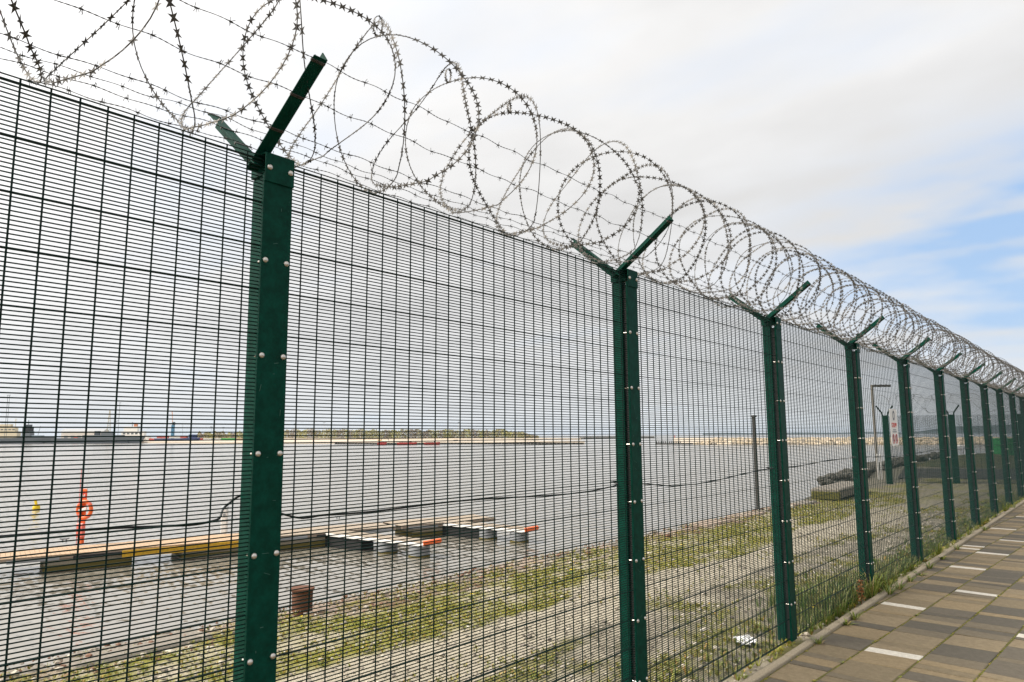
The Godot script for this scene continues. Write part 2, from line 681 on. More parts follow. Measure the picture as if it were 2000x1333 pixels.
func make_pavement() -> void:
	var skew := 0.054
	var pv := thing("pavement", "brown and grey slab pavement with mossy joints along the fence", "pavement", Vector3.ZERO, 0.0, "", "structure")
	var bed := MB.new()
	bed.poly([Vector3(0.166, -0.016, 4), Vector3(9, -0.016, 4), Vector3(9, -0.016, -70), Vector3(0.166, -0.016, -70)], Vector3.UP)
	part("joint_bed", bed, M.soil, pv)
	var ms := MB.new()
	for k in range(-9, 18):
		var zz := -2.0
		while zz > -50.0:
			var x0 := 0.164 + k * 0.42 + skew * -zz
			if x0 > 0.19 and x0 < 7.0:
				var h := -0.0035 + rng.randf_range(-0.003, 0.0015)
				var x1 := x0 + skew * 0.5
				ms.poly([Vector3(x0 - 0.009, h, zz), Vector3(x0 + 0.009, h, zz), Vector3(x1 + 0.009, h, zz - 0.5), Vector3(x1 - 0.009, h, zz - 0.5)], Vector3.UP)
			zz -= 0.5
	mass(part("moss_strips", ms, M.moss, pv))
	var ext := MB.new()
	ext.poly([Vector3(9, -0.01, 4), Vector3(40, -0.01, 4), Vector3(40, -0.01, -70), Vector3(9, -0.01, -70)], Vector3.UP)
	part("verge", ext, M.soil, pv)
	# white slabs seen in the photograph: place of their near left corners
	var whites := [Vector2(0.52, -6.6), Vector2(0.21, -8.45), Vector2(0.69, -9.66), Vector2(0.34, -11.3), Vector2(-0.05, -13.5), Vector2(0.09, -13.2), Vector2(0.42, -12.84), Vector2(0.54, -14.55), Vector2(0.2, -16.2), Vector2(0.09, -17.3), Vector2(0.34, -18.75), Vector2(1.42, -7.85), Vector2(0.14, -21.8), Vector2(1.9, -12.0), Vector2(1.6, -10.1), Vector2(2.4, -9.0), Vector2(1.2, -15.5), Vector2(1.5, -18.0), Vector2(0.9, -20.0), Vector2(0.6, -23.0), Vector2(1.1, -25.0)]
	var pieces := []
	for k in range(-5, 16):
		var w0 := 0.164 + k * 0.42
		var z := 3.0
		var last := -1
		while z > -66.0:
			var xm := w0 + 0.21 + skew * -z
			if xm > 8.0:
				break
			var l: float = [0.105, 0.13, 0.17, 0.21, 0.3, 0.4][rng.randi() % 6]
			var white := false
			for wv in whites:
				if absf(wv.x - (w0 - skew * wv.y)) < 0.13 and wv.y <= z + 0.02 and wv.y > z - l:
					if z - wv.y > 0.06:
						l = z - wv.y
					else:
						white = true
						l = 0.14
					break
			var kind := rng.randi() % 6
			if kind == last:
				kind = (kind + 1) % 6
			last = kind
			# corners in the skewed frame
			var pts := []
			var g := 0.0055 + rng.randf() * 0.003
			for e in [[g, 0.003], [0.42 - g, 0.003], [0.42 - g, l - 0.0045], [g, l - 0.0045]]:
				var zz: float = z - e[1] + (e[0] + k * 0.0) * skew
				var xx: float = w0 + e[0] + skew * -(z - e[1])
				pts.append(Vector2(xx, zz))
			pts = clip_kerb(pts, 0.174)
			if pts.size() >= 3:
				var ctr := Vector2.ZERO
				for q in pts:
					ctr += q
				ctr /= pts.size()
				var area := 0.0
				for q in pts.size():
					area += pts[q].cross(pts[(q + 1) % pts.size()])
				if absf(area) > 0.006:
					pieces.append([pts, kind, white, ctr])
			z -= l
	# those in the picture, nearest first, become pavers of their own
	var inv := Basis.from_euler(Vector3(PITCH, YAW, ROLL)).inverse()
	var ranked := []
	for i in pieces.size():
		var e: Vector3 = inv * (Vector3(pieces[i][3].x, 0, pieces[i][3].y) - CAM)
		if e.z < -0.5:
			var u := 1000.0 - FOCAL * e.x / e.z
			var w := 666.5 + FOCAL * e.y / e.z
			if u < 2060.0 and w < 1400.0:
				ranked.append([-e.z, i])
	ranked.sort_custom(func(a, c): return a[0] < c[0])
	var single := {}
	for i in mini(300, ranked.size()):
		single[ranked[i][1]] = true
	var rest := []
	for k in 7:
		rest.append(MB.new())
	for i in pieces.size():
		var p = pieces[i]
		var tilt := Vector2(rng.randf_range(-0.012, 0.012), rng.randf_range(-0.012, 0.012))
		var y := rng.randf_range(-0.0025, 0.0025)
		if single.has(i):
			var b := MB.new()
			slab(b, p[0], y, tilt)
			part("paver", b, M.paver_white if p[2] else M.paver[p[1]], pv)
		else:
			slab(rest[6 if p[2] else p[1]], p[0], y, tilt)
	for k in 7:
		mass(part("pavers", rest[k], M.paver_white if k == 6 else M.paver[k], pv))
	# kerb edging between slabs and fence
	var ke := thing("kerb", "narrow pale concrete edging kerb between fence and pavement", "kerb", Vector3.ZERO, 0.0, "", "structure")
	var kz := 3.0
	var kshape := MB.new()
	kshape.box(Transform3D.IDENTITY, Vector3(0.068, 0.2, 0.985), 0.006)
	var km := kshape.mesh()
	while kz > -66.0:
		part("kerb_stone", km, M.kerb, ke, Transform3D(Basis.from_euler(Vector3(rng.randf_range(-0.006, 0.006), rng.randf_range(-0.006, 0.006), rng.randf_range(-0.03, 0.03))), Vector3(0.130, -0.075 + rng.randf_range(-0.004, 0.004), kz - 0.5)))
		kz -= 1.0
	# ground strip under the kerb and mesh
	var strip := MB.new()
	strip.box(at(Vector3(0.09, -0.12, -31.0)), Vector3(0.2, 0.16, 68.0))
	part("soil_strip", strip, M.soil, ke)

# ------------------------------------------------------------------ fence
func wire_mesh(len_: float, r: float, sides := 6) -> ArrayMesh:
	var b := MB.new()
	b.tube(PackedVector3Array([Vector3(0, 0, 0), Vector3(0, 0, -len_)]), r, sides, -1.0, true)
	return b.mesh()

const PITCH_H := 0.01338

func make_panel(label: String, pos: Vector3, turn: float, len_: float, height: float, detail: int, group: String, called := "mesh_panel") -> Node3D:
	# detail 2: every wire alone; 1: uprights alone; 0: joined
	var t := thing(called, label, "fence panel", pos, turn, group)
	var thin := wire_mesh(len_, 0.0022)
	var thick := wire_mesh(len_, 0.0026)
	var up := MB.new()
	up.tube(PackedVector3Array([Vector3(0, 0.03, 0), Vector3(0, height, 0)]), 0.0029, 6, -1.0, true)
	var upm := up.mesh()
	var rows := int((height - 0.03) / PITCH_H)
	var hb := MB.new()
	var hb2 := MB.new()
	for k in rows + 1:
		var y := height - 0.004 - k * PITCH_H
		var fat := (k - 1) % 12 == 0
		if detail >= 2:
			part("horizontal_wire", thick if fat else thin, M.wire, t, Transform3D(Basis.from_euler(Vector3(rng.randf_range(-0.0003, 0.0003), rng.randf_range(-0.0004, 0.0004), 0)), Vector3(0.0048, y + rng.randf_range(-0.0004, 0.0004), 0)))
			if fat:
				part("horizontal_wire", thin, M.wire, t, at(Vector3(-0.0048, y, 0)))
		else:
			(hb2 if fat else hb).tube(PackedVector3Array([Vector3(0.0048, y, 0), Vector3(0.0048, y, -len_)]), 0.0026 if fat else 0.0022, 6)
			if fat:
				hb2.tube(PackedVector3Array([Vector3(-0.0048, y, 0), Vector3(-0.0048, y, -len_)]), 0.0019, 6)
	if detail < 2:
		mass(part("horizontal_wires", hb, M.wire, t))
		mass(part("thick_horizontal_wires", hb2, M.wire, t))
	var n := 32
	var ub := MB.new()
	for k in n:
		var zz := -(k + 0.5) * len_ / n
		if detail >= 1:
			part("upright_wire", upm, M.wire, t, at(Vector3(0, 0, zz)))
		else:
			ub.tube(PackedVector3Array([Vector3(0, 0.03, zz), Vector3(0, height, zz)]), 0.0029, 6)
	if detail == 0:
		mass(part("upright_wires", ub, M.wire, t))
	return t

func angle_iron(b: MB, a: Vector2, c: Vector2, up: float, web: float) -> void:
	# L section along the line a-c in the x-y plane; flange across z and a web along one edge
	var d := (c - a).normalized()
	var nrm := Vector2(-d.y, d.x) * up
	var th := 0.005
	var mid := (a + c) * 0.5
	var ang := atan2(d.y, d.x)
	var bs := Basis(Vector3.BACK, ang)
	var ln := (c - a).length()
	b.box(Transform3D(bs, Vector3(mid.x, mid.y, 0.0)), Vector3(ln, th, 0.052), 0.001)
	b.box(Transform3D(bs, Vector3(mid.x + nrm.x * 0.0262, mid.y + nrm.y * 0.0262, web)), Vector3(ln, 0.047, th), 0.001)

func make_post(label: String, group: String) -> Node3D:
	var t := thing("fence_post", label, "fence post", Vector3.ZERO, 0.0, group)
	var b := MB.new()
	b.box(at(Vector3(-0.081, 1.36, 0)), Vector3(0.074, 2.72, 0.052), 0.004)
	part("post", b, M.green, t)
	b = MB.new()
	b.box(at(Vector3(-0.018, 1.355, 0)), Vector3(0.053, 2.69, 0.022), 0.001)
	part("shade_gap_strip", b, M.rubber_gap_black, t)  # added black strip, stands in for deep shade between cover strip and post
	b = MB.new()
	b.box(at(Vector3(0.0165, 1.363, 0)), Vector3(0.006, 2.694, 0.118), 0.0015)
	b.box(at(Vector3(0.0105, 1.363, 0.0565)), Vector3(0.012, 2.690, 0.004), 0.001)
	b.box(at(Vector3(0.0105, 1.363, -0.0565)), Vector3(0.012, 2.690, 0.004), 0.001)
	part("cover_strip", b, M.green, t)
	# head bracket: folded plate over the top of the post
	b = MB.new()
	b.box(at(Vector3(0.0235, 2.733, 0)), Vector3(0.006, 0.108, 0.120), 0.0015)
	b.box(Transform3D(Basis(Vector3.BACK, -0.06), Vector3(-0.046, 2.790, 0)), Vector3(0.142, 0.006, 0.120), 0.0015)
	b.box(at(Vector3(-0.05, 2.755, 0)), Vector3(0.14, 0.066, 0.066), 0.0015)
	part("head_bracket", b, M.green, t)
	b = MB.new()
	b.lathe([Vector2(0.011, -0.001), Vector2(0.0106, 0.0015), Vector2(0.0085, 0.0045), Vector2(0.005, 0.0068), Vector2(0.0, 0.0075)], 14, Transform3D(Basis(Vector3.BACK, -PI * 0.5), Vector3.ZERO))
	var bm := b.mesh()
	for k in 8:
		var y := 2.733 - k * 0.3455
		for s in [-1.0, 1.0]:
			part("bolt", bm, M.steel, t, at(Vector3(0.0275 if k == 0 else 0.0205, y, s * 0.043)))
	# nuts showing at the side of the post
	b = MB.new()
	b.tube(PackedVector3Array([Vector3(0.012, 0, 0), Vector3(-0.026, 0, 0)]), 0.004, 8, -1.0, true)
	var nm := b.mesh()
	for k in range(1, 8):
		part("bolt_shank", nm, M.steel, t, at(Vector3(0, 2.733 - k * 0.3455, 0.043)))
	b = MB.new()
	angle_iron(b, Vector2(-0.082, 2.742), Vector2(0.335, 3.045), 1.0, -0.0285)
	var fa := part("front_arm", b, M.green, t, at(Vector3(0, 0, 0.052)))
	b = MB.new()
	angle_iron(b, Vector2(-0.02, 2.745), Vector2(-0.400, 3.060), 1.0, -0.0285)
	var ba := part("rear_arm", b, M.green, t, at(Vector3(0, 0, 0.052)))
	b = MB.new()
	b.box(Transform3D.IDENTITY, Vector3(0.012, 0.010, 0.056), 0.002)
	var cm := b.mesh()
	for k in 3:
		var f := [0.965, 0.68, 0.385]
		var p: Vector2 = Vector2(-0.082, 2.742).lerp(Vector2(0.335, 3.045), f[k])
		part("wire_clip", cm, M.barb, fa, Transform3D(Basis(Vector3.BACK, 0.63), Vector3(p.x, p.y, 0)))
		p = Vector2(-0.02, 2.745).lerp(Vector2(-0.400, 3.060), f[k])
		part("wire_clip", cm, M.barb, ba, Transform3D(Basis(Vector3.BACK, -0.69), Vector3(p.x, p.y, 0)))
	return t

func copy_of(o: Node3D, pos: Vector3, turn := 0.0) -> Node3D:
	var r: Node3D = o.duplicate()
	r.name = fresh(String(o.name).trim_suffix("_001"))
	add_child(r)
	r.position = pos
	r.rotation.y = turn
	return r

func make_fence() -> void:
	var proto := make_post("green fence post with forked arms, fourth from the stop sign on the bollard side", "posts along the pavement fence")
	proto.position = Vector3(0, 0, POST0)
	for k in range(-1, 15):
		if k == 0:
			continue
		var o := copy_of(proto, Vector3(0, 0, POST0 - SPACING * k))
		var word := ["zeroth", "first", "second", "third", "fourth", "fifth", "sixth", "seventh", "eighth", "ninth", "tenth", "eleventh"]
		if k <= 3:
			o.set_meta("label", "green fence post with forked arms, %s from the stop sign on the bollard side" % word[4 - k])
		else:
			o.set_meta("label", "green fence post with forked arms, %s past the stop sign towards the far fence" % word[k - 3])
	var scr := mat(0.05, 0.13, 0.10, 0.7)
	for p in [proto, get_node("fence_post_002"), get_node("fence_post_003")]:
		for k in 16:
			var sb := MB.new()
			sb.box(Transform3D(Basis(Vector3.RIGHT, rng.randf_range(-0.5, 0.5) + (1.57 if k % 3 == 0 else 0.0)), Vector3.ZERO), Vector3(0.0006, rng.randf_range(0.0008, 0.002), rng.randf_range(0.006, 0.03)))
			part("scratch", sb, scr, p, at(Vector3(0.0197, rng.randf_range(0.5, 2.6), rng.randf_range(-0.045, 0.045))))
	for k in range(-1, 14):
		var word := ["zeroth", "first", "second", "third", "fourth", "fifth", "sixth", "seventh", "eighth", "ninth", "tenth", "eleventh"]
		var group := "mesh panels of the pavement fence"
		var label := "dark green wire mesh panel carrying the white stop sign"
		if k < 3:
			label = "green wire mesh panel, %s from the stop sign towards the rusty bollard" % word[3 - k]
		elif k > 3:
			label = "green wire mesh panel, %s past the stop sign towards the far fence" % word[k - 3]
		var det := 2 if (k >= -1 and k <= 2) else (1 if k <= 5 else 0)
		make_panel(label, Vector3(0, 0, POST0 - SPACING * k), 0.0, SPACING, TOP - 0.005, det, group)
	make_sign()
	# black cable tied behind the mesh
	var pts := PackedVector3Array()
	var ctl := [Vector2(2.4, 1.50), Vector2(1.2, 1.49), Vector2(-0.2, 1.495), Vector2(-0.65, 1.492), Vector2(-0.95, 1.486), Vector2(-1.1, 1.477), Vector2(-1.22, 1.474), Vector2(-1.30, 1.488), Vector2(-1.36, 1.515), Vector2(-1.41, 1.545), Vector2(-1.455, 1.54), Vector2(-1.51, 1.505), Vector2(-1.56, 1.470), Vector2(-1.7, 1.460), Vector2(-2.4, 1.461), Vector2(-3.72, 1.452), Vector2(-3.9, 1.47), Vector2(-4.0, 1.462), Vector2(-4.08, 1.450), Vector2(-6.3, 1.46)]
	var zz := -6.6
	while zz > -36.0:
		ctl.append(Vector2(zz, 1.47 + 0.02 * sin(zz * 1.3)))
		zz -= 1.1
	for k in ctl.size() - 1:
		var p0: Vector2 = ctl[maxi(k - 1, 0)]
		var p1: Vector2 = ctl[k]
		var p2: Vector2 = ctl[k + 1]
		var p3: Vector2 = ctl[mini(k + 2, ctl.size() - 1)]
		for j in 6:
			var q := p1.cubic_interpolate_in_time(p2, p0, p3, j / 6.0, p2.x - p1.x, p0.x - p1.x, p3.x - p1.x)
			var xx := -0.016
			# it swings behind the posts
			for i in range(-1, 15):
				var dz := absf(q.x - (POST0 - SPACING * i))
				if dz < 0.17:
					xx = minf(xx, -0.016 - 0.105 * smoothstep(0.17, 0.07, dz))
			pts.append(Vector3(xx, q.y, q.x))
	var cb := MB.new()
	cb.tube(pts, 0.0043, 6)
	tag(part("cable", cb, M.cable, self), "black cable slung along the back of the mesh fence", "cable")

func text(parent: Node, s: String, size: float, pos: Vector3, m: Material, called := "lettering", wide := 1.0) -> void:
	var tm := TextMesh.new()
	var f := SystemFont.new()
	f.font_names = PackedStringArray(["Droid Sans"])
	f.font_weight = 700
	tm.font = f
	tm.text = s
	tm.font_size = 32
	tm.pixel_size = size / 32.0
	tm.depth = 0.002
	var o := part(called, tm, m, parent, Transform3D(Basis.IDENTITY.scaled(Vector3(wide, 1, 1)), pos))
	o.name = called

func make_sign() -> void:
	var t := thing("stop_sign", "white upright stop sign with red lettering on the mesh fence", "sign", Vector3(0.012, 1.83, -10.46), PI * 0.5)
	var b := MB.new()
	var pts := []
	var w := 0.185
	var h := 0.235
	var r := 0.035
	for q in [[1, 1, 0], [-1, 1, 1], [-1, -1, 2], [1, -1, 3]]:
		for k in 5:
			var a: float = (q[2] + k / 4.0) * PI * 0.5
			pts.append(Vector3(q[0] * (w - r) + cos(a) * r, q[1] * (h - r) + sin(a) * r, 0))
	b.prism(pts, Vector3(0, 0, 0.004))
	part("board", b, M.white, t)
	var red := mat(0.55, 0.04, 0.03, 0.6)
	var ink := mat(0.06, 0.08, 0.12, 0.6)
	var ring := func(cx: float, cy: float, rx: float, ry: float, th: float, m: Material, called: String) -> void:
		var rb := MB.new()
		var n := 28
		for k in n:
			var a0 := TAU * k / n
			var a1 := TAU * (k + 1) / n
			var p0 := Vector3(cx + cos(a0) * rx, cy + sin(a0) * ry, 0.006)
			var p1 := Vector3(cx + cos(a1) * rx, cy + sin(a1) * ry, 0.006)
			var i0 := Vector3(cx + cos(a0) * (rx - th), cy + sin(a0) * (ry - th), 0.006)
			var i1 := Vector3(cx + cos(a1) * (rx - th), cy + sin(a1) * (ry - th), 0.006)
			rb.poly([p0, p1, i1, i0], Vector3.BACK)
		part(called, rb, m, t)
	ring.call(0.0, 0.15, 0.05, 0.062, 0.022, ink, "emblem")
	text(t, "STOPP", 0.082, Vector3(0, 0.025, 0.005), red, "lettering", 1.05)
	for k in 2:
		var lb := MB.new()
		lb.box(at(Vector3(0, -0.035 - k * 0.025, 0.006)), Vector3(0.15 + 0.06 * k, 0.009, 0.002))
		part("small_print", lb, ink, t)
	for s in [-1.0, 1.0]:
		ring.call(s * 0.075, -0.15, 0.062, 0.062, 0.013, red, "prohibition_ring")
		var sb := MB.new()
		sb.box(Transform3D(Basis(Vector3.BACK, -0.78), Vector3(s * 0.075, -0.15, 0.007)), Vector3(0.11, 0.012, 0.002))
		part("prohibition_bar", sb, red, t)
		var fb := MB.new()
		fb.box(at(Vector3(s * 0.075, -0.155, 0.0055)), Vector3(0.03, 0.055, 0.002), 0.0006)
		fb.lathe([Vector2(0.013, -0.001), Vector2(0.013, 0.001), Vector2(0.0, 0.001)], 10, Transform3D(Basis(Vector3.RIGHT, PI * 0.5), Vector3(s * 0.075, -0.112, 0.0055)))
		part("pictogram", fb, ink, t)

# ------------------------------------------------------------------ barbed and razor wire
func barb_mesh() -> ArrayMesh:
	# two short wires twisted round the strand, four points
	var b := MB.new()
	for s in [-1.0, 1.0]:
		var p := PackedVector3Array()
		p.append(Vector3(0.004 * s, 0.018, 0.004 * s - 0.004))
		for k in 5:
			var a: float = PI * 0.5 - PI * k / 4.0 * 2.0 * s
			p.append(Vector3(cos(a) * 0.0034, sin(a) * 0.0034, s * 0.003 + (k - 2) * 0.002))
		p.append(Vector3(-0.012 * s, -0.014, 0.006 * s))
		b.tube(p, 0.0011, 4)
	b.tube(PackedVector3Array([Vector3(0.017, 0.006, 0.004), Vector3(0, 0.003, 0.002), Vector3(-0.016, 0.009, -0.005)]), 0.0011, 4)
	b.tube(PackedVector3Array([Vector3(0, 0, -0.007), Vector3(0, 0, 0.007)]), 0.0036, 6)
	return b.mesh()

func strand(label: String, a: Vector2, sag: float, start: float, stop: float, seed_: int) -> void:
	var t := thing("barbed_wire", label, "barbed wire", Vector3.ZERO, 0.0, "")
	var rr := RandomNumberGenerator.new()
	rr.seed = seed_
	var path := func(z: float) -> Vector3:
		var f := fposmod((POST0 - z) / SPACING, 1.0)
		var d := -sag * 4.0 * f * (1.0 - f)
		return Vector3(a.x + 0.003 * sin(z * 23.0 + seed_), a.y + d + 0.0035 * sin(z * 31.0 + seed_ * 2.0) + 0.003 * sin(z * 13.0), z)
	var pts := PackedVector3Array()
	var pts2 := PackedVector3Array()
	var z := start
	while z > stop:
		var p: Vector3 = path.call(z)
		var tw := z * 190.0
		var o := Vector3(cos(tw), sin(tw), 0) * 0.0011
		pts.append(p + o)
		pts2.append(p - o)
		z -= 0.018 if z > -5.0 else 0.12
	var b := MB.new()
	b.tube(pts, 0.0011, 4)
	b.tube(pts2, 0.0011, 4)
	part("twisted_wire", b, M.barb, t)
	var far := []
	z = start - rr.randf() * 0.1
	while z > stop:
		var p: Vector3 = path.call(z)
		var xf := Transform3D(Basis.from_euler(Vector3(rr.randf_range(-0.2, 0.2), rr.randf_range(-0.2, 0.2), rr.randf() * TAU)).scaled(Vector3.ONE * 0.8), p)
		if z > -4.2 and z < -0.3:
			part("barb", M.barbm, M.barb, t, xf)
		else:
			far.append(xf)
		z -= rr.randf_range(0.095, 0.115)
	scatter("barbs", M.barbm, M.barb, far, [], t)

func blade_mesh() -> ArrayMesh:
	# one bow-tie blade of razor tape, four points; x runs along the tape, y across
	var b := MB.new()
	var w := 0.0007
	for s in [-1.0, 1.0]:
		for e in [-1.0, 1.0]:
			b.prism([Vector3(0.0, e * 0.005, -w * 0.5), Vector3(s * 0.0135, e * 0.0145, -w * 0.5), Vector3(s * 0.0085, 0.0, -w * 0.5), Vector3(0, 0, -w * 0.5)], Vector3(0, 0, w))
	return b.mesh()

func coil(label: String, called: String, pos: Vector3, turn: float, path: Callable, count: float, singles: int, curls: Array) -> Node3D:
	# path(s) gives the place of the tape at turn number s
	var t := thing(called, label, "razor wire", pos, turn)
	var pts := PackedVector3Array()
	var s := 0.0
	while s < count:
		pts.append(path.call(s))
		s += 1.0 / 56.0
	var b := MB.new()
	b.tube(pts, 0.0021, 5)
	part("core_wire", b, M.razor, t)
	var list := []
	var acc := 0.0
	for k in range(1, pts.size() - 1):
		var step := pts[k].distance_to(pts[k - 1])
		acc += step
		if acc > 0.037:
			acc -= 0.037
			var d := (pts[k + 1] - pts[k - 1]).normalized()
			var side := d.cross(Vector3(0.25 * sin(k * 0.013), 0.3, 1.0)).normalized()
			side = side.rotated(d, 0.6 * sin(k * 0.021) + rng.randf_range(-0.45, 0.45)) 
			list.append(Transform3D(Basis(d, side, d.cross(side)), pts[k]))
	for c in curls:
		var cp := PackedVector3Array()
		for k in 24:
			var a := -1.0 + TAU * 1.02 * k / 23.0
			cp.append(c[0] + Vector3(0.012 * k / 23.0, sin(a) * c[1] * 1.4 + c[1] * 1.25, cos(a) * c[1] * -0.75 - 0.2 * c[1] * sin(a)))
		var cb := MB.new()
		cb.tube(cp, 0.0019, 5)
		part("wire_curl", cb, M.razor, t)
		for k in range(1, 23, 2):
			var d := (cp[k + 1] - cp[k - 1]).normalized()
			var side := d.cross(Vector3(0.1, 0.3, 1.0)).normalized()
			list.append(Transform3D(Basis(d, side, d.cross(side)).scaled(Vector3.ONE * 0.7), cp[k]))
	var rest := []
	var ranked := []
	for k in list.size():
		var wp: Vector3 = t.transform * list[k].origin
		ranked.append([wp.distance_to(CAM) + (50.0 if wp.z > -0.55 else 0.0), k])
	ranked.sort_custom(func(x, y): return x[0] < y[0])
	for k in ranked.size():
		var xf: Transform3D = list[ranked[k][1]]
		if k < singles:
			part("blade", M.blade, M.razor, t, xf)
		else:
			rest.append(xf)
	scatter("blades", M.blade, M.razor, rest, [], t)
	return t

func make_wire() -> void:
	M.barbm = barb_mesh()
	M.blade = blade_mesh()
	var stop := POST0 - SPACING * 14
	strand("barbed wire strand along the tips of the pavement side arms", Vector2(0.322, 3.040), 0.012, 1.4, stop, 1)
	strand("barbed wire strand along the middle of the pavement side arms", Vector2(0.203, 2.955), 0.010, 1.4, stop, 2)
	strand("barbed wire strand along the foot of the pavement side arms", Vector2(0.080, 2.864), 0.012, 1.4, stop, 3)
	strand("barbed wire strand along the tips of the water side arms", Vector2(-0.388, 3.058), 0.03, 1.4, stop, 4)
	strand("barbed wire strand along the middle of the water side arms", Vector2(-0.265, 2.960), 0.02, 1.4, stop, 5)
	strand("barbed wire strand along the foot of the water side arms", Vector2(-0.140, 2.860), 0.016, 1.4, stop, 6)
	# concertina: a helix whose neighbouring turns are clipped together three times in two turns
	var zs := PackedFloat32Array()
	var ps := PackedFloat32Array()
	var z := 1.10
	while z > stop:
		var pitch := 0.2215 if z > -3.3 else lerpf(0.2215, 0.185, clampf((-3.3 - z) / 2.5, 0, 1))
		if z < -9.0:
			pitch = 0.185 + 0.02 * sin(z)
		zs.append(z)
		ps.append(pitch)
		z -= pitch
	var ra := FastNoiseLite.new()
	ra.seed = 31
	ra.frequency = 0.55
	var path := func(s: float) -> Vector3:
		var k := int(s)
		var k2 := mini(k + 1, zs.size() - 1)
		k = mini(k, zs.size() - 1)
		var zc := lerpf(zs[k], zs[k2], s - int(s))
		var pit := ps[k]
		# over the top from the water side to the pavement side
		var ang := deg_to_rad(114.0) - TAU * s + 0.18 * ra.get_noise_2d(s * 0.5, 40.0)
		var wv := cos(1.5 * TAU * s + 0.3)
		var r := (0.318 if zc > -3.4 else 0.332) + 0.04 * ra.get_noise_2d(s * 1.1, 3.0) + 0.018 * cos(3.0 * ang + s)
		var x := cos(ang) * r
		var y := sin(ang) * r * 1.03
		if y < -0.3:
			y = lerpf(y, -0.315, 0.6)
		return Vector3(x + 0.03 * ra.get_noise_2d(s * 0.6, 80.0), 3.145 + y + 0.03 * ra.get_noise_2d(s * 0.5, 120.0), zc + wv * pit * 0.52 - 0.05 * ra.get_noise_2d(s * 1.1, 160.0))
	coil("long coil of razor wire lying in the fence post arms", "razor_wire_coil", Vector3.ZERO, 0.0, path, zs.size() - 1.0, 300, [[path.call(14.05), 0.036], [path.call(16.05), 0.027], [path.call(18.05), 0.02]])

# ------------------------------------------------------------------ small things on the quay
func make_quay_things() -> void:
	var t := thing("rusty_bollard", "short rusty steel pipe bollard at the quay edge", "bollard", Vector3(-4.27, -0.02, -4.52))
	var b := MB.new()
	b.lathe([Vector2(0.104, -0.05), Vector2(0.103, 0.1), Vector2(0.105, 0.2), Vector2(0.104, 0.215)], 24, Transform3D.IDENTITY)
	part("pipe", b, M.rust, t)
	b = MB.new()
	b.lathe([Vector2(0.104, 0.212), Vector2(0.118, 0.214), Vector2(0.120, 0.235), Vector2(0.114, 0.243), Vector2(0.0, 0.247)], 24, Transform3D.IDENTITY)
	part("cap", b, M.rust, t)
	t = thing("steel_post", "tall thin dark steel post standing at the quay edge", "post", Vector3(-4.42, -0.05, -16.9))
	b = MB.new()
	b.box(at(Vector3(0, 1.1, 0)), Vector3(0.07, 2.22, 0.07), 0.006)
	part("shaft", b, mat(0.03, 0.028, 0.024, 0.7), t)
	b = MB.new()
	b.box(at(Vector3(0, 2.215, 0)), Vector3(0.11, 0.03, 0.11), 0.006)
	part("cap", b, mat(0.03, 0.028, 0.024, 0.7), t)
	b = MB.new()
	b.box(at(Vector3(0, 0.035, 0)), Vector3(0.2, 0.03, 0.2), 0.004)
	part("foot_plate", b, M.rust, t)
	# a crumpled white plastic sheet
	b = MB.new()
	var f := FastNoiseLite.new()
	f.seed = 77
	f.frequency = 14.0
	var n := 9
	var g := []
	for j in n + 1:
		for i in n + 1:
			var x := (float(i) / n - 0.5) * 0.16
			var zz := (float(j) / n - 0.5) * 0.26
			g.append(Vector3(x + f.get_noise_2d(zz, x) * 0.05, 0.016 + f.get_noise_2d(x, zz) * 0.034, zz + f.get_noise_2d(x + 5.0, zz) * 0.05))
	for j in n:
		for i in n:
			var a := j * (n + 1) + i
			b.poly([g[a], g[a + 1], g[a + n + 2]], Vector3.UP)
			b.poly([g[a], g[a + n + 2], g[a + n + 1]], Vector3.UP)
	var lit := part("plastic_litter", b, mat(0.78, 0.79, 0.80, 0.4), self, at(Vector3(-0.30, 0.004, -6.22), 0.7))
	tag(lit, "crumpled white plastic sheet lying in the grass by the fence", "litter")

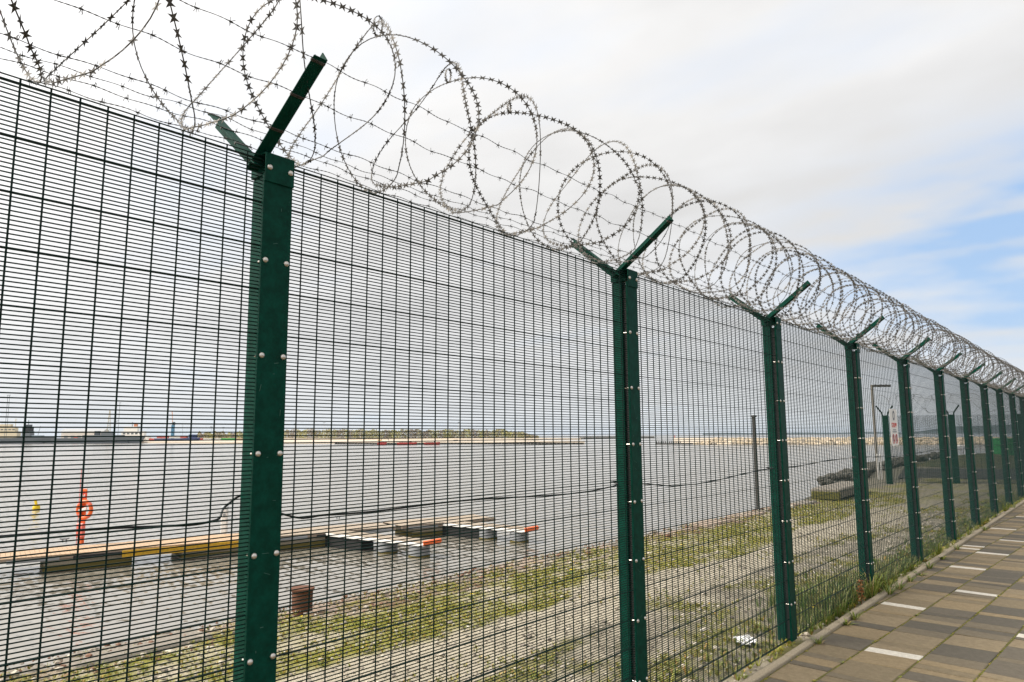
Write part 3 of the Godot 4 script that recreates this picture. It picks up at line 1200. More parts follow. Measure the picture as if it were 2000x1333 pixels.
# ------------------------------------------------------------------ floating pontoon
func make_pontoon() -> void:
	var turn := 0.255
	# main walkway: local x runs along it away from the camera side, z towards the quay
	var origin := Vector3(-27.4, WATER, -8.3)
	var dir := Vector3(-22.45 + 27.48, 0, -27.41 + 8.31).normalized()
	var ang := atan2(-dir.z, dir.x)
	var sections := [[-7.0, -0.4], [-0.15, 8.2], [8.5, 14.3], [14.6, 19.6]]
	var labels := ["floating walkway section of pale boards at the photograph-side end", "floating walkway section carrying the red lifebuoy stand", "floating walkway section beside the nearer boat finger", "outermost floating walkway section with the farther boat finger"]
	labels[0] = "floating walkway section next to the lifebuoy section, without any stand"
	for k in sections.size():
		var a: float = sections[k][0]
		var c: float = sections[k][1]
		var t := thing("pontoon_section", labels[k], "pontoon", origin + dir * a, ang, "sections of the floating walkway")
		var ln := c - a
		deck(t, ln, 2.0, M.newwood if k == 1 else M.wood)
		var fx := 0.4
		var n := maxi(1, int(ln / 4.6))
		if k == 1:
			float_block(t, Vector3(2.7, 0, 0), 2.7, true)
			float_block(t, Vector3(7.0, 0, 0), 2.6, false)
			n = 0
		for i in n:
			var fl := minf(3.4, ln / n - 1.3)
			float_block(t, Vector3(fx + fl * 0.5 + i * ln / n + (1.0 if k == 1 else 0.2), 0, 0), fl, i % 2 == 0)
		if k == 1:
			# bright yellow-brown edge beam over the gap between floats
			var b := MB.new()
			b.box(at(Vector3(5.8, 0.43, 1.045)), Vector3(4.2, 0.24, 0.07), 0.008)
			part("edge_beam", b, M.yellow, t)
	# fingers
	var out := Vector3(-dir.z, 0, dir.x)
	var fd := [[11.2, 6.3, 0.9], [16.8, 5.4, 0.9]]
	var fl := ["boat finger with two grey floats, nearer to the lifebuoy", "boat finger with two grey floats at the outer end of the walkway"]
	for k in 2:
		var base: Vector3 = origin + dir * fd[k][0] + out * 0.1
		var d := (out + dir * 0.35).normalized()
		var fa := atan2(-d.z, d.x)
		var t := thing("boat_finger", fl[k], "pontoon", base, fa, "boat fingers of the pontoon")
		var ln: float = fd[k][1]
		deck(t, ln, 0.75, M.wood)
		var b := MB.new()
		b.box(at(Vector3(1.5, 0.08, 0)), Vector3(2.8, 0.80, 0.70), 0.04)
		part("dark_float", b, M.rubber_gap_black, t)
		for s in [-1.0, 1.0]:
			b = MB.new()
			b.box(at(Vector3(ln * 0.5 + 0.3, 0.5, s * 0.4)), Vector3(ln - 0.6, 0.1, 0.05), 0.006)
			part("side_rail", b, M.white, t)
		for xx in [ln - 2.3, ln - 0.6]:
			b = MB.new()
			b.lathe([Vector2(0.34, -0.3), Vector2(0.40, -0.2), Vector2(0.41, 0.0), Vector2(0.41, 0.40), Vector2(0.38, 0.45), Vector2(0.0, 0.46)], 20, at(Vector3(xx, 0, 0)))
			var fo := part("round_float", b, M.floatgrey, t)
			b = MB.new()
			b.lathe([Vector2(0.414, -0.06), Vector2(0.416, 0.0), Vector2(0.414, 0.07)], 20, at(Vector3(xx, 0, 0)))
			part("algae_band", b, M.algae, fo)
		b = MB.new()
		b.tube(PackedVector3Array([Vector3(ln + 0.02, 0.58, -0.46), Vector3(ln + 0.05, 0.58, -0.42), Vector3(ln + 0.05, 0.58, 0.42), Vector3(ln + 0.02, 0.58, 0.46)]), 0.09, 10, -1.0, true)
		part("end_fender", b, M.orange, t)
	# lifebuoy stand
	var lp := under(150, 1063, WATER + 0.6)
	var s := thing("lifebuoy_stand", "orange lifebuoy stand with boathook on the floating walkway", "lifebuoy stand", Vector3(lp.x + 0.25, WATER + 0.6, lp.z), YAW - 0.25)
	var pb := MB.new()
	pb.box(at(Vector3(0, 1.02, -0.06)), Vector3(0.23, 2.04, 0.05), 0.008)
	part("board", pb, M.orange, s)
	pb = MB.new()
	pb.box(at(Vector3(0.02, 1.80, -0.03)), Vector3(0.2, 0.22, 0.01), 0.002)
	var pl := part("notice_plate", pb, M.red, s)
	pb = MB.new()
	pb.box(at(Vector3(-0.04, 1.80, -0.022)), Vector3(0.035, 0.10, 0.004))
	pb.box(at(Vector3(0.0, 1.765, -0.022)), Vector3(0.09, 0.03, 0.004))
	pb.box(at(Vector3(0.05, 1.80, -0.022)), Vector3(0.03, 0.08, 0.004))
	part("white_pictogram", pb, M.white, pl)
	pb = MB.new()
	var ring := PackedVector3Array()
	for k in 33:
		var a := TAU * k / 32.0
		ring.append(Vector3(0.15 + cos(a) * 0.30, 1.28 + sin(a) * 0.30, 0.04))
	pb.tube(ring, 0.07, 12)
	var lb := part("lifebuoy", pb, M.orange, s)
	for q in 4:
		pb = MB.new()
		var arc := PackedVector3Array()
		for k in 5:
			var a := TAU * q / 4.0 + 0.75 + (k - 2) * 0.06
			arc.append(Vector3(0.15 + cos(a) * 0.30, 1.28 + sin(a) * 0.30, 0.04))
		pb.tube(arc, 0.073, 12)
		part("reflective_band", pb, M.pink, lb)
	pb = MB.new()
	pb.box(Transform3D(Basis(Vector3.BACK, 0.28), Vector3(0.05, 1.27, 0.06)), Vector3(0.44, 0.1, 0.05), 0.01)
	part("rope_bag", pb, M.white, s)
	pb = MB.new()
	pb.box(at(Vector3(0.03, 0.52, 0.03)), Vector3(0.30, 0.52, 0.16), 0.025)
	part("rope_box", pb, M.pink, s)
	pb = MB.new()
	pb.box(at(Vector3(0, 0.12, -0.02)), Vector3(0.2, 0.24, 0.09), 0.01)
	part("foot", pb, M.orange, s)
	pb = MB.new()
	pb.tube(PackedVector3Array([Vector3(-0.16, 0.02, 0), Vector3(-0.15, 2.75, 0)]), 0.011, 8, -1.0, true)
	part("boathook_pole", pb, M.red, s)
	pb = MB.new()
	pb.tube(PackedVector3Array([Vector3(0.12, 2.0, -0.05), Vector3(0.13, 3.3, -0.05)]), 0.008, 6, -1.0, true)
	part("thin_rod", pb, M.steel, s)
	# power pedestal
	var pp := under(437, 1043, WATER + 0.6)
	var pe := thing("power_pedestal", "white service pedestal standing on the floating walkway", "pedestal", Vector3(pp.x, WATER + 0.6, pp.z), YAW)
	pb = MB.new()
	pb.box(at(Vector3(0, 0.5, 0)), Vector3(0.24, 1.0, 0.2), 0.03)
	part("body", pb, M.white, pe)
	pb = MB.new()
	pb.box(at(Vector3(0, 1.05, 0)), Vector3(0.27, 0.12, 0.23), 0.03)
	part("lamp_head", pb, mat(0.45, 0.47, 0.48, 0.3), pe)
	pb = MB.new()
	pb.box(at(Vector3(0.02, 0.75, 0.105)), Vector3(0.1, 0.16, 0.02), 0.005)
	part("socket_cover", pb, M.floatgrey, pe)
	# mooring cleats
	for uv in [[125, 1060], [660, 1015]]:
		var cp := under(uv[0], uv[1], WATER + 0.6)
		var ct := thing("mooring_cleat", "small grey mooring cleat on the edge of the floating walkway", "cleat", Vector3(cp.x, WATER + 0.6, cp.z), ang, "cleats on the pontoon")
		pb = MB.new()
		pb.tube(PackedVector3Array([Vector3(-0.16, 0.15, 0), Vector3(-0.1, 0.13, 0), Vector3(0.1, 0.13, 0), Vector3(0.16, 0.15, 0)]), 0.03, 8, -1.0, true)
		part("horn", pb, M.floatgrey, ct)
		for sx in [-0.06, 0.06]:
			pb = MB.new()
			pb.tube(PackedVector3Array([Vector3(sx, 0, 0), Vector3(sx, 0.13, 0)]), 0.025, 8)
			part("leg", pb, M.floatgrey, ct)
	# yellow buoy
	var yb := under(70, 996, WATER)
	var bt := thing("yellow_buoy", "small yellow mooring buoy floating beyond the walkway", "buoy", Vector3(yb.x, WATER, yb.z), YAW)
	pb = MB.new()
	pb.lathe([Vector2(0.0, -0.2), Vector2(0.16, -0.12), Vector2(0.22, 0.06), Vector2(0.20, 0.24), Vector2(0.1, 0.32), Vector2(0.0, 0.34)], 18, Transform3D.IDENTITY)
	part("float", pb, M.buoy, bt)
	pb = MB.new()
	pb.box(Transform3D(Basis(Vector3.BACK, 0.25), Vector3(-0.06, 0.46, 0)), Vector3(0.16, 0.36, 0.1), 0.03)
	part("handle", pb, M.buoy, bt)

func deck(t: Node3D, ln: float, wd: float, wood: Material) -> void:
	# boards laid across a frame; top at 0.6 above the water
	var n := int(ln / 0.14)
	var b := MB.new()
	b.box(Transform3D.IDENTITY, Vector3(ln / n - 0.008, 0.035, wd), 0.003)
	var bm := b.mesh()
	var alone := ln > 5.0 and wd > 1.5
	var joined := MB.new()
	for k in n:
		var p := Vector3((k + 0.5) * ln / n, 0.583 + rng.randf_range(-0.002, 0.002), 0)
		if alone and k % 1 == 0:
			part("board", bm, wood, t, at(p))
		else:
			joined.box(at(p), Vector3(ln / n - 0.008, 0.035, wd), 0.0)
	if not alone:
		mass(part("boards", joined, wood, t))
	for s in [-1.0, 1.0]:
		b = MB.new()
		b.box(at(Vector3(ln * 0.5, 0.505, s * (wd * 0.5 - 0.03))), Vector3(ln, 0.115, 0.06), 0.004)
		part("side_beam", b, M.coping if wd > 1.0 else M.white, t)
		if wd > 1.5:
			var k := 0
			var x := 0.3
			while x < ln - 1.6:
				b = MB.new()
				b.box(at(Vector3(x + 0.75, 0.47, s * (wd * 0.5 + 0.03))), Vector3(1.5, 0.10, 0.06), 0.01)
				part("fender_strip", b, M.floatgrey if k % 2 == 0 else M.rubber_gap_black, t)
				x += 1.9
				k += 1

func float_block(t: Node3D, p: Vector3, ln: float, mossy: bool) -> void:
	var b := MB.new()
	b.box(at(p + Vector3(0, 0.12, 0)), Vector3(ln, 0.64, 1.8), 0.02)
	var f := part("concrete_float", b, M.concrete, t)
	b = MB.new()
	b.box(at(p + Vector3(0, 0.13, 0)), Vector3(ln + 0.008, 0.22 if mossy else 0.1, 1.808), 0.0)
	part("algae_band", b, M.algae, f)
	b = MB.new()
	b.box(at(p + Vector3(0, -0.08, 0)), Vector3(ln + 0.012, 0.2, 1.812), 0.0)
	part("wet_band", b, M.wetalgae, f)

# ------------------------------------------------------------------ far end of the quay
func rock(seed_: int) -> ArrayMesh:
	var r2 := RandomNumberGenerator.new()
	r2.seed = seed_
	var b := MB.new()
	var nu := 8
	var nv := 5
	var off := []
	for k in 6:
		off.append(Vector3(r2.randfn(0, 1), r2.randfn(0, 1), r2.randfn(0, 1)).normalized())
	var p := []
	for j in nv + 1:
		for i in nu:
			var th := PI * j / nv
			var ph := TAU * i / nu
			var d := Vector3(sin(th) * cos(ph), cos(th), sin(th) * sin(ph))
			var rr := 1.0
			for o in off:
				rr = minf(rr, 0.72 / maxf(0.3, d.dot(o)))
			p.append(d * rr * r2.randf_range(0.94, 1.04))
	for j in nv:
		for i in nu:
			var i2 := (i + 1) % nu
			var q := [p[j * nu + i], p[j * nu + i2], p[(j + 1) * nu + i2], p[(j + 1) * nu + i]]
			b.poly([q[0], q[1], q[2]], q[0] + q[2])
			b.poly([q[0], q[2], q[3]], q[0] + q[2])
	return b.mesh()

func make_far_corner() -> void:
	# land behind the far fence
	var land := thing("far_quay_ground", "dark gravel and asphalt ground behind the far green fence", "ground", Vector3.ZERO, 0.0, "", "structure")
	var outline := [Vector3(-4.35, 0, -19.9), Vector3(-4.75, 0, -21), Vector3(-5.9, 0, -27.8), Vector3(-7.2, 0, -37.4), Vector3(-7.9, 0, -48), Vector3(-8.5, 0, -66), Vector3(0.2, 0, -66), Vector3(0.2, 0, -19.9)]
	var b := MB.new()
	var low := []
	for q in outline:
		low.append(q + Vector3(0, -0.055, 0))
	b.prism(low, Vector3(0, -3.0, 0))
	part("ground_slab", b, M.farground, land)
	b = MB.new()
	b.poly([Vector3(-4.9, -0.03, -32.4), Vector3(0.15, -0.03, -35), Vector3(0.15, -0.03, -45), Vector3(-6.6, -0.03, -41.5)], Vector3.UP)
	part("asphalt_road", b, M.asphalt, land)
	# raised concrete block with grass at the corner
	var cb := thing("concrete_block", "low concrete block with grassy top at the quay corner", "block", Vector3(-4.08, 0, -22.2), 0.06)
	b = MB.new()
	b.box(at(Vector3(0, 0.17, 0)), Vector3(0.74, 0.26, 3.6), 0.03)
	part("body", b, M.stone, cb)
	b = MB.new()
	b.box(at(Vector3(0, 0.12, 1.8)), Vector3(0.72, 0.20, 0.06), 0.01)
	part("mossy_front", b, M.moss, cb)
	# stack of rusty bricks
	var bs := under(1632, 961, 0.0)
	var bt := thing("brick_stack", "small stack of rust red bricks beside the concrete block", "bricks", Vector3(bs.x, -0.03, bs.z), 0.5)
	for k in 8:
		b = MB.new()
		b.box(Transform3D.IDENTITY, Vector3(0.21, 0.06, 0.1), 0.006)
		part("brick", b, M.rust, bt, at(Vector3((k % 2) * 0.02 + rng.randf_range(-0.01, 0.01), 0.035 + (k / 2) * 0.064, (k % 2) * 0.115 - 0.05), rng.randf_range(-0.06, 0.06)))
	# stone bank along the water
	var bank := thing("stone_bank", "bank of dark grey stones along the water behind the fence", "stone bank")
	var line := [Vector3(-5.7, 0, -26.6), Vector3(-6.05, 0, -30.5), Vector3(-7.2, 0, -37.4), Vector3(-7.9, 0, -48), Vector3(-8.4, 0, -62)]
	var rocks := []
	for k in 6:
		rocks.append(rock(50 + k))
	for seg in 4:
		var n: int = [26, 40, 36, 26][seg]
		for k in n * 2:
			var f := (k / 2 + rng.randf()) / n
			var p: Vector3 = line[seg].lerp(line[seg + 1], f)
			var s := rng.randf_range(0.10, 0.24) * (1.0 + 0.12 * seg)
			part("rock", rocks[rng.randi() % 6], M.darkstone, bank, Transform3D(Basis.from_euler(Vector3(rng.randf() * 6, rng.randf() * 6, 0)).scaled(Vector3(s, s * 0.75, s)), p + Vector3(rng.randf_range(-0.35, 0.25), rng.randf_range(0.0, 0.22), rng.randf_range(-0.2, 0.2))))
	# grass mound
	b = MB.new()
	b.tinted = true
	var f := FastNoiseLite.new()
	f.seed = 4
	f.frequency = 0.7
	var n := 26
	for j in n + 1:
		for i in n + 1:
			var u := float(i) / n
			var v := float(j) / n
			var x := lerpf(-7.6, -0.6, u)
			var z := lerpf(-44.5, -60.0, v)
			var hgt := 0.55 * sin(PI * clampf(v, 0, 1)) * sin(PI * u) + 0.05 * f.get_noise_2d(x, z)
			b.col = Color(0.07, 0.09, 0.028).lerp(Color(0.13, 0.12, 0.05), clampf(0.4 + f.get_noise_2d(x * 2, z * 2) * 1.5, 0, 1))
			b.vert(Vector3(x, hgt - 0.05, z), Vector3.UP)
	for j in n:
		for i in n:
			var a := j * (n + 1) + i
			b.ix.append_array([a, a + n + 1, a + 1, a + 1, a + n + 1, a + n + 2])
	part("grass_mound", b, M.ground, land)
	# far fence across the quay
	var p0 := Vector3(-4.38, -0.05, -28.93)
	var d := Vector3(1.91, 0, -1.0).normalized()
	var yaw := atan2(-d.x, -d.z)
	var first: Node3D = null
	for k in 3:
		var t := far_post(p0 + d * 2.16 * k, yaw)
	for k in 2:
		make_panel("green mesh panel of the far fence crossing the quay", p0 + d * 2.16 * k, yaw, 2.16, 2.42, 0, "mesh panels of the far fence", "far_mesh_panel")
	var path := func(s: float) -> Vector3:
		var ang := TAU * s
		var wv := cos(1.5 * ang)
		var r := 0.33 + 0.03 * sin(s * 2.1)
		return Vector3(cos(ang) * r, 2.83 + sin(ang) * r, 0.1 - s * 0.3 - wv * 0.16)
	coil("coil of razor wire on top of the far crossing fence", "far_razor_wire_coil", p0, yaw, path, 16.0, 0, [])
	# street lamp with a flat arm
	var lp := under(1716, 935, 0.0)
	var lt := thing("street_lamp", "grey street lamp with flat horizontal arm behind the fence", "street lamp", Vector3(lp.x, -0.05, lp.z), YAW)
	b = MB.new()
	b.box(at(Vector3(0, 1.85, 0)), Vector3(0.07, 3.7, 0.07), 0.008)
	part("pole", b, mat(0.20, 0.18, 0.15, 0.6, 0.3), lt)
	b = MB.new()
	b.box(at(Vector3(0.38, 3.66, 0)), Vector3(0.68, 0.09, 0.14), 0.01)
	part("lamp_arm", b, mat(0.10, 0.09, 0.08, 0.6, 0.3), lt)
	for s in [-1.0, 1.0]:
		b = MB.new()
		b.box(at(Vector3(0.05 + s * 0.06, 0.5, 0.06)), Vector3(0.05, 1.0, 0.04), 0.004)
		part("white_guard", b, M.white, lt)
	# green container
	var gp := under(1966, 904, 0.0)
	var gt := thing("green_container", "bright green steel container standing behind the far fence", "container", Vector3(gp.x + 0.6, -0.05, gp.z), YAW)
	var grn := mat(0.012, 0.22, 0.055, 0.5)
	b = MB.new()
	b.box(at(Vector3(0.2, 0.72, -0.8)), Vector3(2.0, 1.36, 1.6), 0.02)
	part("body", b, grn, gt)
	for k in 9:
		b = MB.new()
		b.box(at(Vector3(-0.7 + k * 0.22, 0.74, 0.015)), Vector3(0.07, 1.2, 0.03), 0.006)
		part("rib", b, grn, gt)
	b = MB.new()
	b.box(at(Vector3(0.2, 1.42, -0.8)), Vector3(2.06, 0.06, 1.66), 0.01)
	part("rim", b, grn, gt)
	# line of white floats on the water
	var ft := thing("float_line", "curved line of small white floats on the water", "float line")
	b = MB.new()
	b.lathe([Vector2(0.0, -0.16), Vector2(0.14, -0.1), Vector2(0.17, 0.0), Vector2(0.14, 0.1), Vector2(0.0, 0.16)], 10, Transform3D.IDENTITY)
	var fm := b.mesh()
	for k in 16:
		var e := under(1862.0 + k * 2.6 + 0.0, 871.5 - 0.028 * pow(k - 5.0, 2.0), WATER)
		part("white_float", fm, M.white, ft, Transform3D(Basis.IDENTITY.scaled(Vector3.ONE * 2.2), e))

func far_post(p: Vector3, yaw: float) -> Node3D:
	var t := thing("far_fence_post", "green post of the far fence crossing the quay, with forked top", "fence post", p, yaw, "posts of the far fence")
	var b := MB.new()
	b.box(at(Vector3(0, 1.22, 0)), Vector3(0.1, 2.44, 0.2), 0.006)
	part("post", b, M.green, t)
	for s in [-1.0, 1.0]:
		b = MB.new()
		b.tube(PackedVector3Array([Vector3(0, 2.4, s * 0.08), Vector3(s * 0.0, 2.52, s * 0.1), Vector3(0, 2.78, s * 0.28)]), 0.026, 6, -1.0, true)
		part("fork_arm", b, M.wire, t)
	return t

# ------------------------------------------------------------------ far shore
func far_thing(called: String, label: String, category: String, u: float, w: float, group := "", y := WATER) -> Array:
	# turned to the camera; unit: metres per pixel of the photograph
	var p := under(u, w, y)
	var d := Basis.from_euler(Vector3(PITCH, YAW, ROLL)).inverse() * (p - CAM)
	return [thing(called, label, category, p, YAW, group), -d.z / FOCAL]

func far_box(t: Node3D, called: String, s: float, x0: float, x1: float, y0: float, y1: float, z0: float, z1: float, m: Material) -> MeshInstance3D:
	var b := MB.new()
	b.box(at(Vector3((x0 + x1) * 0.5 * s, (y0 + y1) * 0.5 * s, (z0 + z1) * 0.5 * s)), Vector3((x1 - x0) * s, (y1 - y0) * s, (z1 - z0) * s), 0.0)
	return part(called, b, m, t)

func far_pole(t: Node3D, called: String, s: float, pts: Array, r: float, m: Material) -> MeshInstance3D:
	var b := MB.new()
	var pp := PackedVector3Array()
	for q in pts:
		pp.append(Vector3(q[0] * s, q[1] * s, q[2] * s))
	b.tube(pp, r * s, 6, -1.0, true)
	return part(called, b, m, t)

func hull(t: Node3D, s: float, ln: float, hgt: float, beam: float, m: Material, bow: float) -> void:
	# bow: +1 bow to the right, -1 to the left
	var b := MB.new()
	var st := []
	var n := 9
	for k in n + 1:
		var f := float(k) / n
		var wd := beam * 0.5 * (1.0 if f < 0.7 else sqrt(maxf(0.0, 1.0 - pow((f - 0.7) / 0.3, 2.0))) + 0.02)
		var x := (f - 0.5) * ln * bow
		var sheer := hgt * (1.0 + 0.28 * maxf(0.0, f - 0.6) / 0.4)
		var rake := 0.05 * ln * maxf(0.0, f - 0.7) / 0.3 * bow
		st.append([Vector3(x, -0.5, wd * 0.7), Vector3(x + rake, sheer, wd), Vector3(x + rake, sheer, -wd), Vector3(x, -0.5, -wd * 0.7)])
	for k in n:
		for j in 3:
			var q := [st[k][j], st[k + 1][j], st[k + 1][j + 1], st[k][j + 1]]
			var sc := []
			for e in q:
				sc.append(e * s)
			b.poly(sc, [Vector3.BACK, Vector3.UP, Vector3.FORWARD][j])
	var tr := []
	for e in st[0]:
		tr.append(e * s)
	b.poly(tr, Vector3(-bow, 0, 0))
	part("hull", b, m, t)

func make_far_shore() -> void:
	var grey := mat(0.14, 0.155, 0.165, 0.7)
	var dgrey := mat(0.055, 0.065, 0.075, 0.7)
	var cream := mat(0.54, 0.48, 0.34, 0.7)
	var white = M.white
	var pale := mat(0.58, 0.55, 0.50, 0.9)
	# low land of the far shore and its quays
	var land := thing("far_land", "flat sandy far shore with concrete quay edge", "land", Vector3.ZERO, 0.0, "", "structure")
	var b := MB.new()
	var front := [under(-700, 869, WATER), under(280, 866, WATER), under(550, 867, WATER), under(1142, 867.2, WATER)]
	var back := []
	for k in 4:
		var q: Vector3 = front[k] - CAM
		q.y = 0
		back.append(front[k] + q.normalized() * [900.0, 900.0, 800.0, 30.0][k])
	for k in 3:
		var q := [front[k], front[k + 1], back[k + 1], back[k]]
		var up := []
		for e in q:
			up.append(e + Vector3(0, 1.15 if k > 0 else 1.4, 0))
		b.poly(up, Vector3.UP)
		b.poly([front[k], front[k + 1], front[k + 1] + Vector3(0, 1.15, 0), front[k] + Vector3(0, 1.15, 0)], CAM - front[k])
	b.poly([front[3], back[3], back[3] + Vector3(0, 1.15, 0), front[3] + Vector3(0, 1.15, 0)], Vector3(1, 0, -0.5))
	part("sand_flat", b, M.sand, land)
	# a gently raised sand dyke behind
	b = MB.new()
	var dk := [under(540, 862.5, WATER), under(1135, 863.0, WATER)]
	for e in 1:
		var l0: Vector3 = dk[0] + Vector3(0, 1.1, 0)
		var l1: Vector3 = dk[1] + Vector3(0, 1.1, 0)
		b.poly([l0, l1, l1 + Vector3(0, 1.1, 0), l0 + Vector3(0, 1.8, 0)], CAM - l0)
		var away := (l0 - CAM).normalized() * 90.0
		away.y = 0
		b.poly([l0 + Vector3(0, 1.8, 0), l1 + Vector3(0, 1.1, 0), l1 + Vector3(0, 1.0, 0) + away, l0 + Vector3(0, 1.7, 0) + away], Vector3.UP)
	part("sand_dyke", b, M.sand, land)
	# sheet pile edge: zigzag of steel
	b = MB.new()
	var a0 := under(655, 868.2, WATER)
	var a1 := under(1142, 868.2, WATER)
	var n := 150
	var side := (a1 - a0).cross(Vector3.UP).normalized()
	for k in n:
		var p0 := a0.lerp(a1, float(k) / n) + side * (0.8 if k % 2 == 0 else 0.0)
		var p1 := a0.lerp(a1, float(k + 1) / n) + side * (0.0 if k % 2 == 0 else 0.8)
		b.poly([p0, p1, p1 + Vector3(0, 0.75, 0), p0 + Vector3(0, 0.75, 0)], CAM - p0)
	tag(part("sheet_pile_wall", b, mat(0.05, 0.045, 0.04, 0.8), self), "dark zigzag sheet pile wall edging the far sandy shore", "pile wall")
	# far wood
	var xfs := []
	var cols := []
	var lb := MB.new()
	lb.poly([Vector3(-0.5, -0.35, 0), Vector3(0.1, -0.5, 0.1), Vector3(0.5, 0.2, 0), Vector3(-0.1, 0.5, -0.1)], Vector3.BACK)
	var lm := lb.mesh()
	var ln := FastNoiseLite.new()
	ln.seed = 9
	ln.frequency = 0.02
	ln.fractal_octaves = 4
	for k in 34000:
		var u := rng.randf_range(385, 1052)
		var w := 862.3 if u < 560.0 else 860.2
		var p := under(u, w - rng.randf() * 0.7, WATER)
		var mpp := (p - CAM).length() / FOCAL
		var hpx := 17.0 + 5.0 * ln.get_noise_1d(u * 1.6) + 3.0 * ln.get_noise_1d(u * 14.0)
		if u > 1000.0:
			hpx *= lerpf(1.0, 0.35, (u - 1000.0) / 52.0)
		if u < 540.0:
			hpx = 13.0 + 8.0 * ln.get_noise_1d(u * 3.0)
		var f := rng.randf()
		var s := rng.randf_range(1.1, 2.6) * mpp
		xfs.append(Transform3D(Basis.from_euler(Vector3(rng.randf() * 6, rng.randf() * 6, rng.randf() * 6)).scaled(Vector3.ONE * s), p + Vector3(0, 0.8 + hpx * mpp * f, 0)))
		var spring := clampf(0.5 + 1.4 * ln.get_noise_1d(u * 2.5 + 900.0), 0, 1)
		cols.append(Color(0.25, 0.20, 0.14).lerp(Color(0.36, 0.34, 0.10), spring).lerp(Color(0.15, 0.125, 0.085), rng.randf() * 0.5))
	tag(scatter("far_wood", lm, M.tint, xfs, cols, self), "wood of spring green trees along the far shore", "wood", "", "stuff")
	# floodlight masts
	for a in [[7, 772, 866, 1.0], [10.5, 772, 866, 1.0], [229, 787, 862, 0.9], [575, 828, 862, 0.5], [632, 826, 862, 0.7], [704, 838, 861, 0.6], [896, 825, 861, 0.5], [1010, 822, 861, 0.5], [355, 829, 862, 0.5], [411, 834, 862, 0.5], [435, 835, 862, 0.4]]:
		var ml := "slim white lamp mast standing before the far wood"
		if a[0] < 20:
			ml = "one of two tall floodlight masts side by side over the yellow ship"
		elif a[0] == 229:
			ml = "tall grey floodlight mast rising behind the naval ship"
		elif a[0] < 500:
			ml = "short grey lamp mast standing among the containers"
		var r := far_thing("floodlight_mast", ml, "mast", a[0], a[2], "masts on the far shore")
		var h: float = a[2] - a[1]
		far_pole(r[0], "pole", r[1], [[0, 0, 0], [0, h, 0]], a[3] * 0.42, white if a[0] > 500 else grey)
		far_box(r[0], "lamp_bar", r[1], -2.2, 2.2, h - 0.9, h, -0.3, 0.3, grey)
	# grey ship at the left with dark bridge and yellow deckhouse behind
	var r := far_thing("grey_ship", "long grey ship with dark square bridge at the far quay", "ship", 30, 867.2)
	var t: Node3D = r[0]
	var s: float = r[1]
	hull(t, s, 145, 11.0, 22, grey, 1.0)
	far_box(t, "boot_stripe", s, -72, 60, -0.5, 3.2, -11.4, 11.4, dgrey)
	far_box(t, "bridge", s, 14, 31, 11, 24, -6, 6, grey)
	far_box(t, "bridge_house", s, 15, 29, 24, 31, -6.5, 6.5, M.rubber_gap_black)
	far_box(t, "mast_platform", s, 15, 28, 32.5, 37, -3, 3, dgrey)
	far_box(t, "deckhouse", s, 33, 52, 11, 16, -5, 5, mat(0.30, 0.36, 0.40, 0.6))
	far_box(t, "deckhouse", s, 54, 66, 10, 14, -5, 5, white)
	far_pole(t, "mast", s, [[22, 31, 0], [22, 46, 0]], 0.5, dgrey)
	far_pole(t, "derrick", s, [[42, 16, 0], [46, 34, 0]], 0.35, dgrey)
	r = far_thing("yellow_ship", "pale yellow ship superstructure behind the grey ship", "ship", 8, 862.5)
	t = r[0]
	s = r[1]
	hull(t, s, 100, 6, 16, dgrey, 1.0)
	far_box(t, "superstructure", s, -50, 27, 5, 19, -6, 6, cream)
	far_box(t, "upper_deck", s, -46, 22, 19, 27, -5, 5, cream)
	far_box(t, "bridge_deck", s, -30, 12, 27, 33, -4, 4, cream)
	for k in 9:
		far_box(t, "window_band", s, -44 + k * 7.6, -39 + k * 7.6, 21.5, 23.5, 4.9, 5.15, dgrey)
	far_pole(t, "mast", s, [[19, 27, 0], [19, 44, 0]], 0.6, cream)
	far_pole(t, "yard", s, [[16, 41, 0], [22, 41, 0]], 0.4, cream)
	r = far_thing("naval_ship", "grey naval ship with yellow lattice mast at the far quay", "ship", 190, 866.6)
	t = r[0]
	s = r[1]
	hull(t, s, 170, 10.5, 20, grey, 1.0)
	far_box(t, "boot_stripe", s, -85, 64, -0.5, 3.0, -10.5, 10.5, dgrey)
	far_box(t, "deckhouse", s, -28, 50, 10, 16, -5, 5, grey)
	far_box(t, "bridge", s, 8, 30, 16, 23, -5, 5, grey)
	far_box(t, "funnel", s, -6, 3, 16, 24, -3, 3, dgrey)
	for k in 12:
		far_box(t, "porthole", s, -70 + k * 11.0, -68 + k * 11.0, 12.5, 14.0, 4.95, 5.2, dgrey)
	for q in [-1.0, 1.0]:
		far_pole(t, "lattice_leg", s, [[20 + q * 3.2, 23, 0], [20 + q * 0.5, 64, 0]], 0.55, cream)
	for k in 9:
		far_pole(t, "lattice_brace", s, [[17.0 + k * 0.3, 24 + k * 4.4, 0], [23.0 - k * 0.3, 28 + k * 4.4, 0]], 0.35, cream)
	far_box(t, "radar_platform", s, 16, 24, 38, 40, -3, 3, dgrey)
	far_pole(t, "yard", s, [[30, 41, 0], [38, 44, 0]], 0.5, dgrey)
	far_box(t, "gun_mount", s, 56, 64, 10, 14, -3, 3, dgrey)
	far_box(t, "life_raft", s, -44, -37, 11, 14, 4, 6, M.red)
	# sheds and vehicles behind the ships
	r = far_thing("warehouse", "long pale grey warehouse behind the far quay ships", "warehouse", 160, 863.4)
	t = r[0]
	s = r[1]
	far_box(t, "wall", s, -42, 40, 1, 20, -20, 0, pale)
	b = MB.new()
	b.prism([Vector3(-43 * s, 20 * s, 1 * s), Vector3(-43 * s, 25.5 * s, -10 * s), Vector3(-43 * s, 20 * s, -21 * s)], Vector3(84 * s, 0, 0))
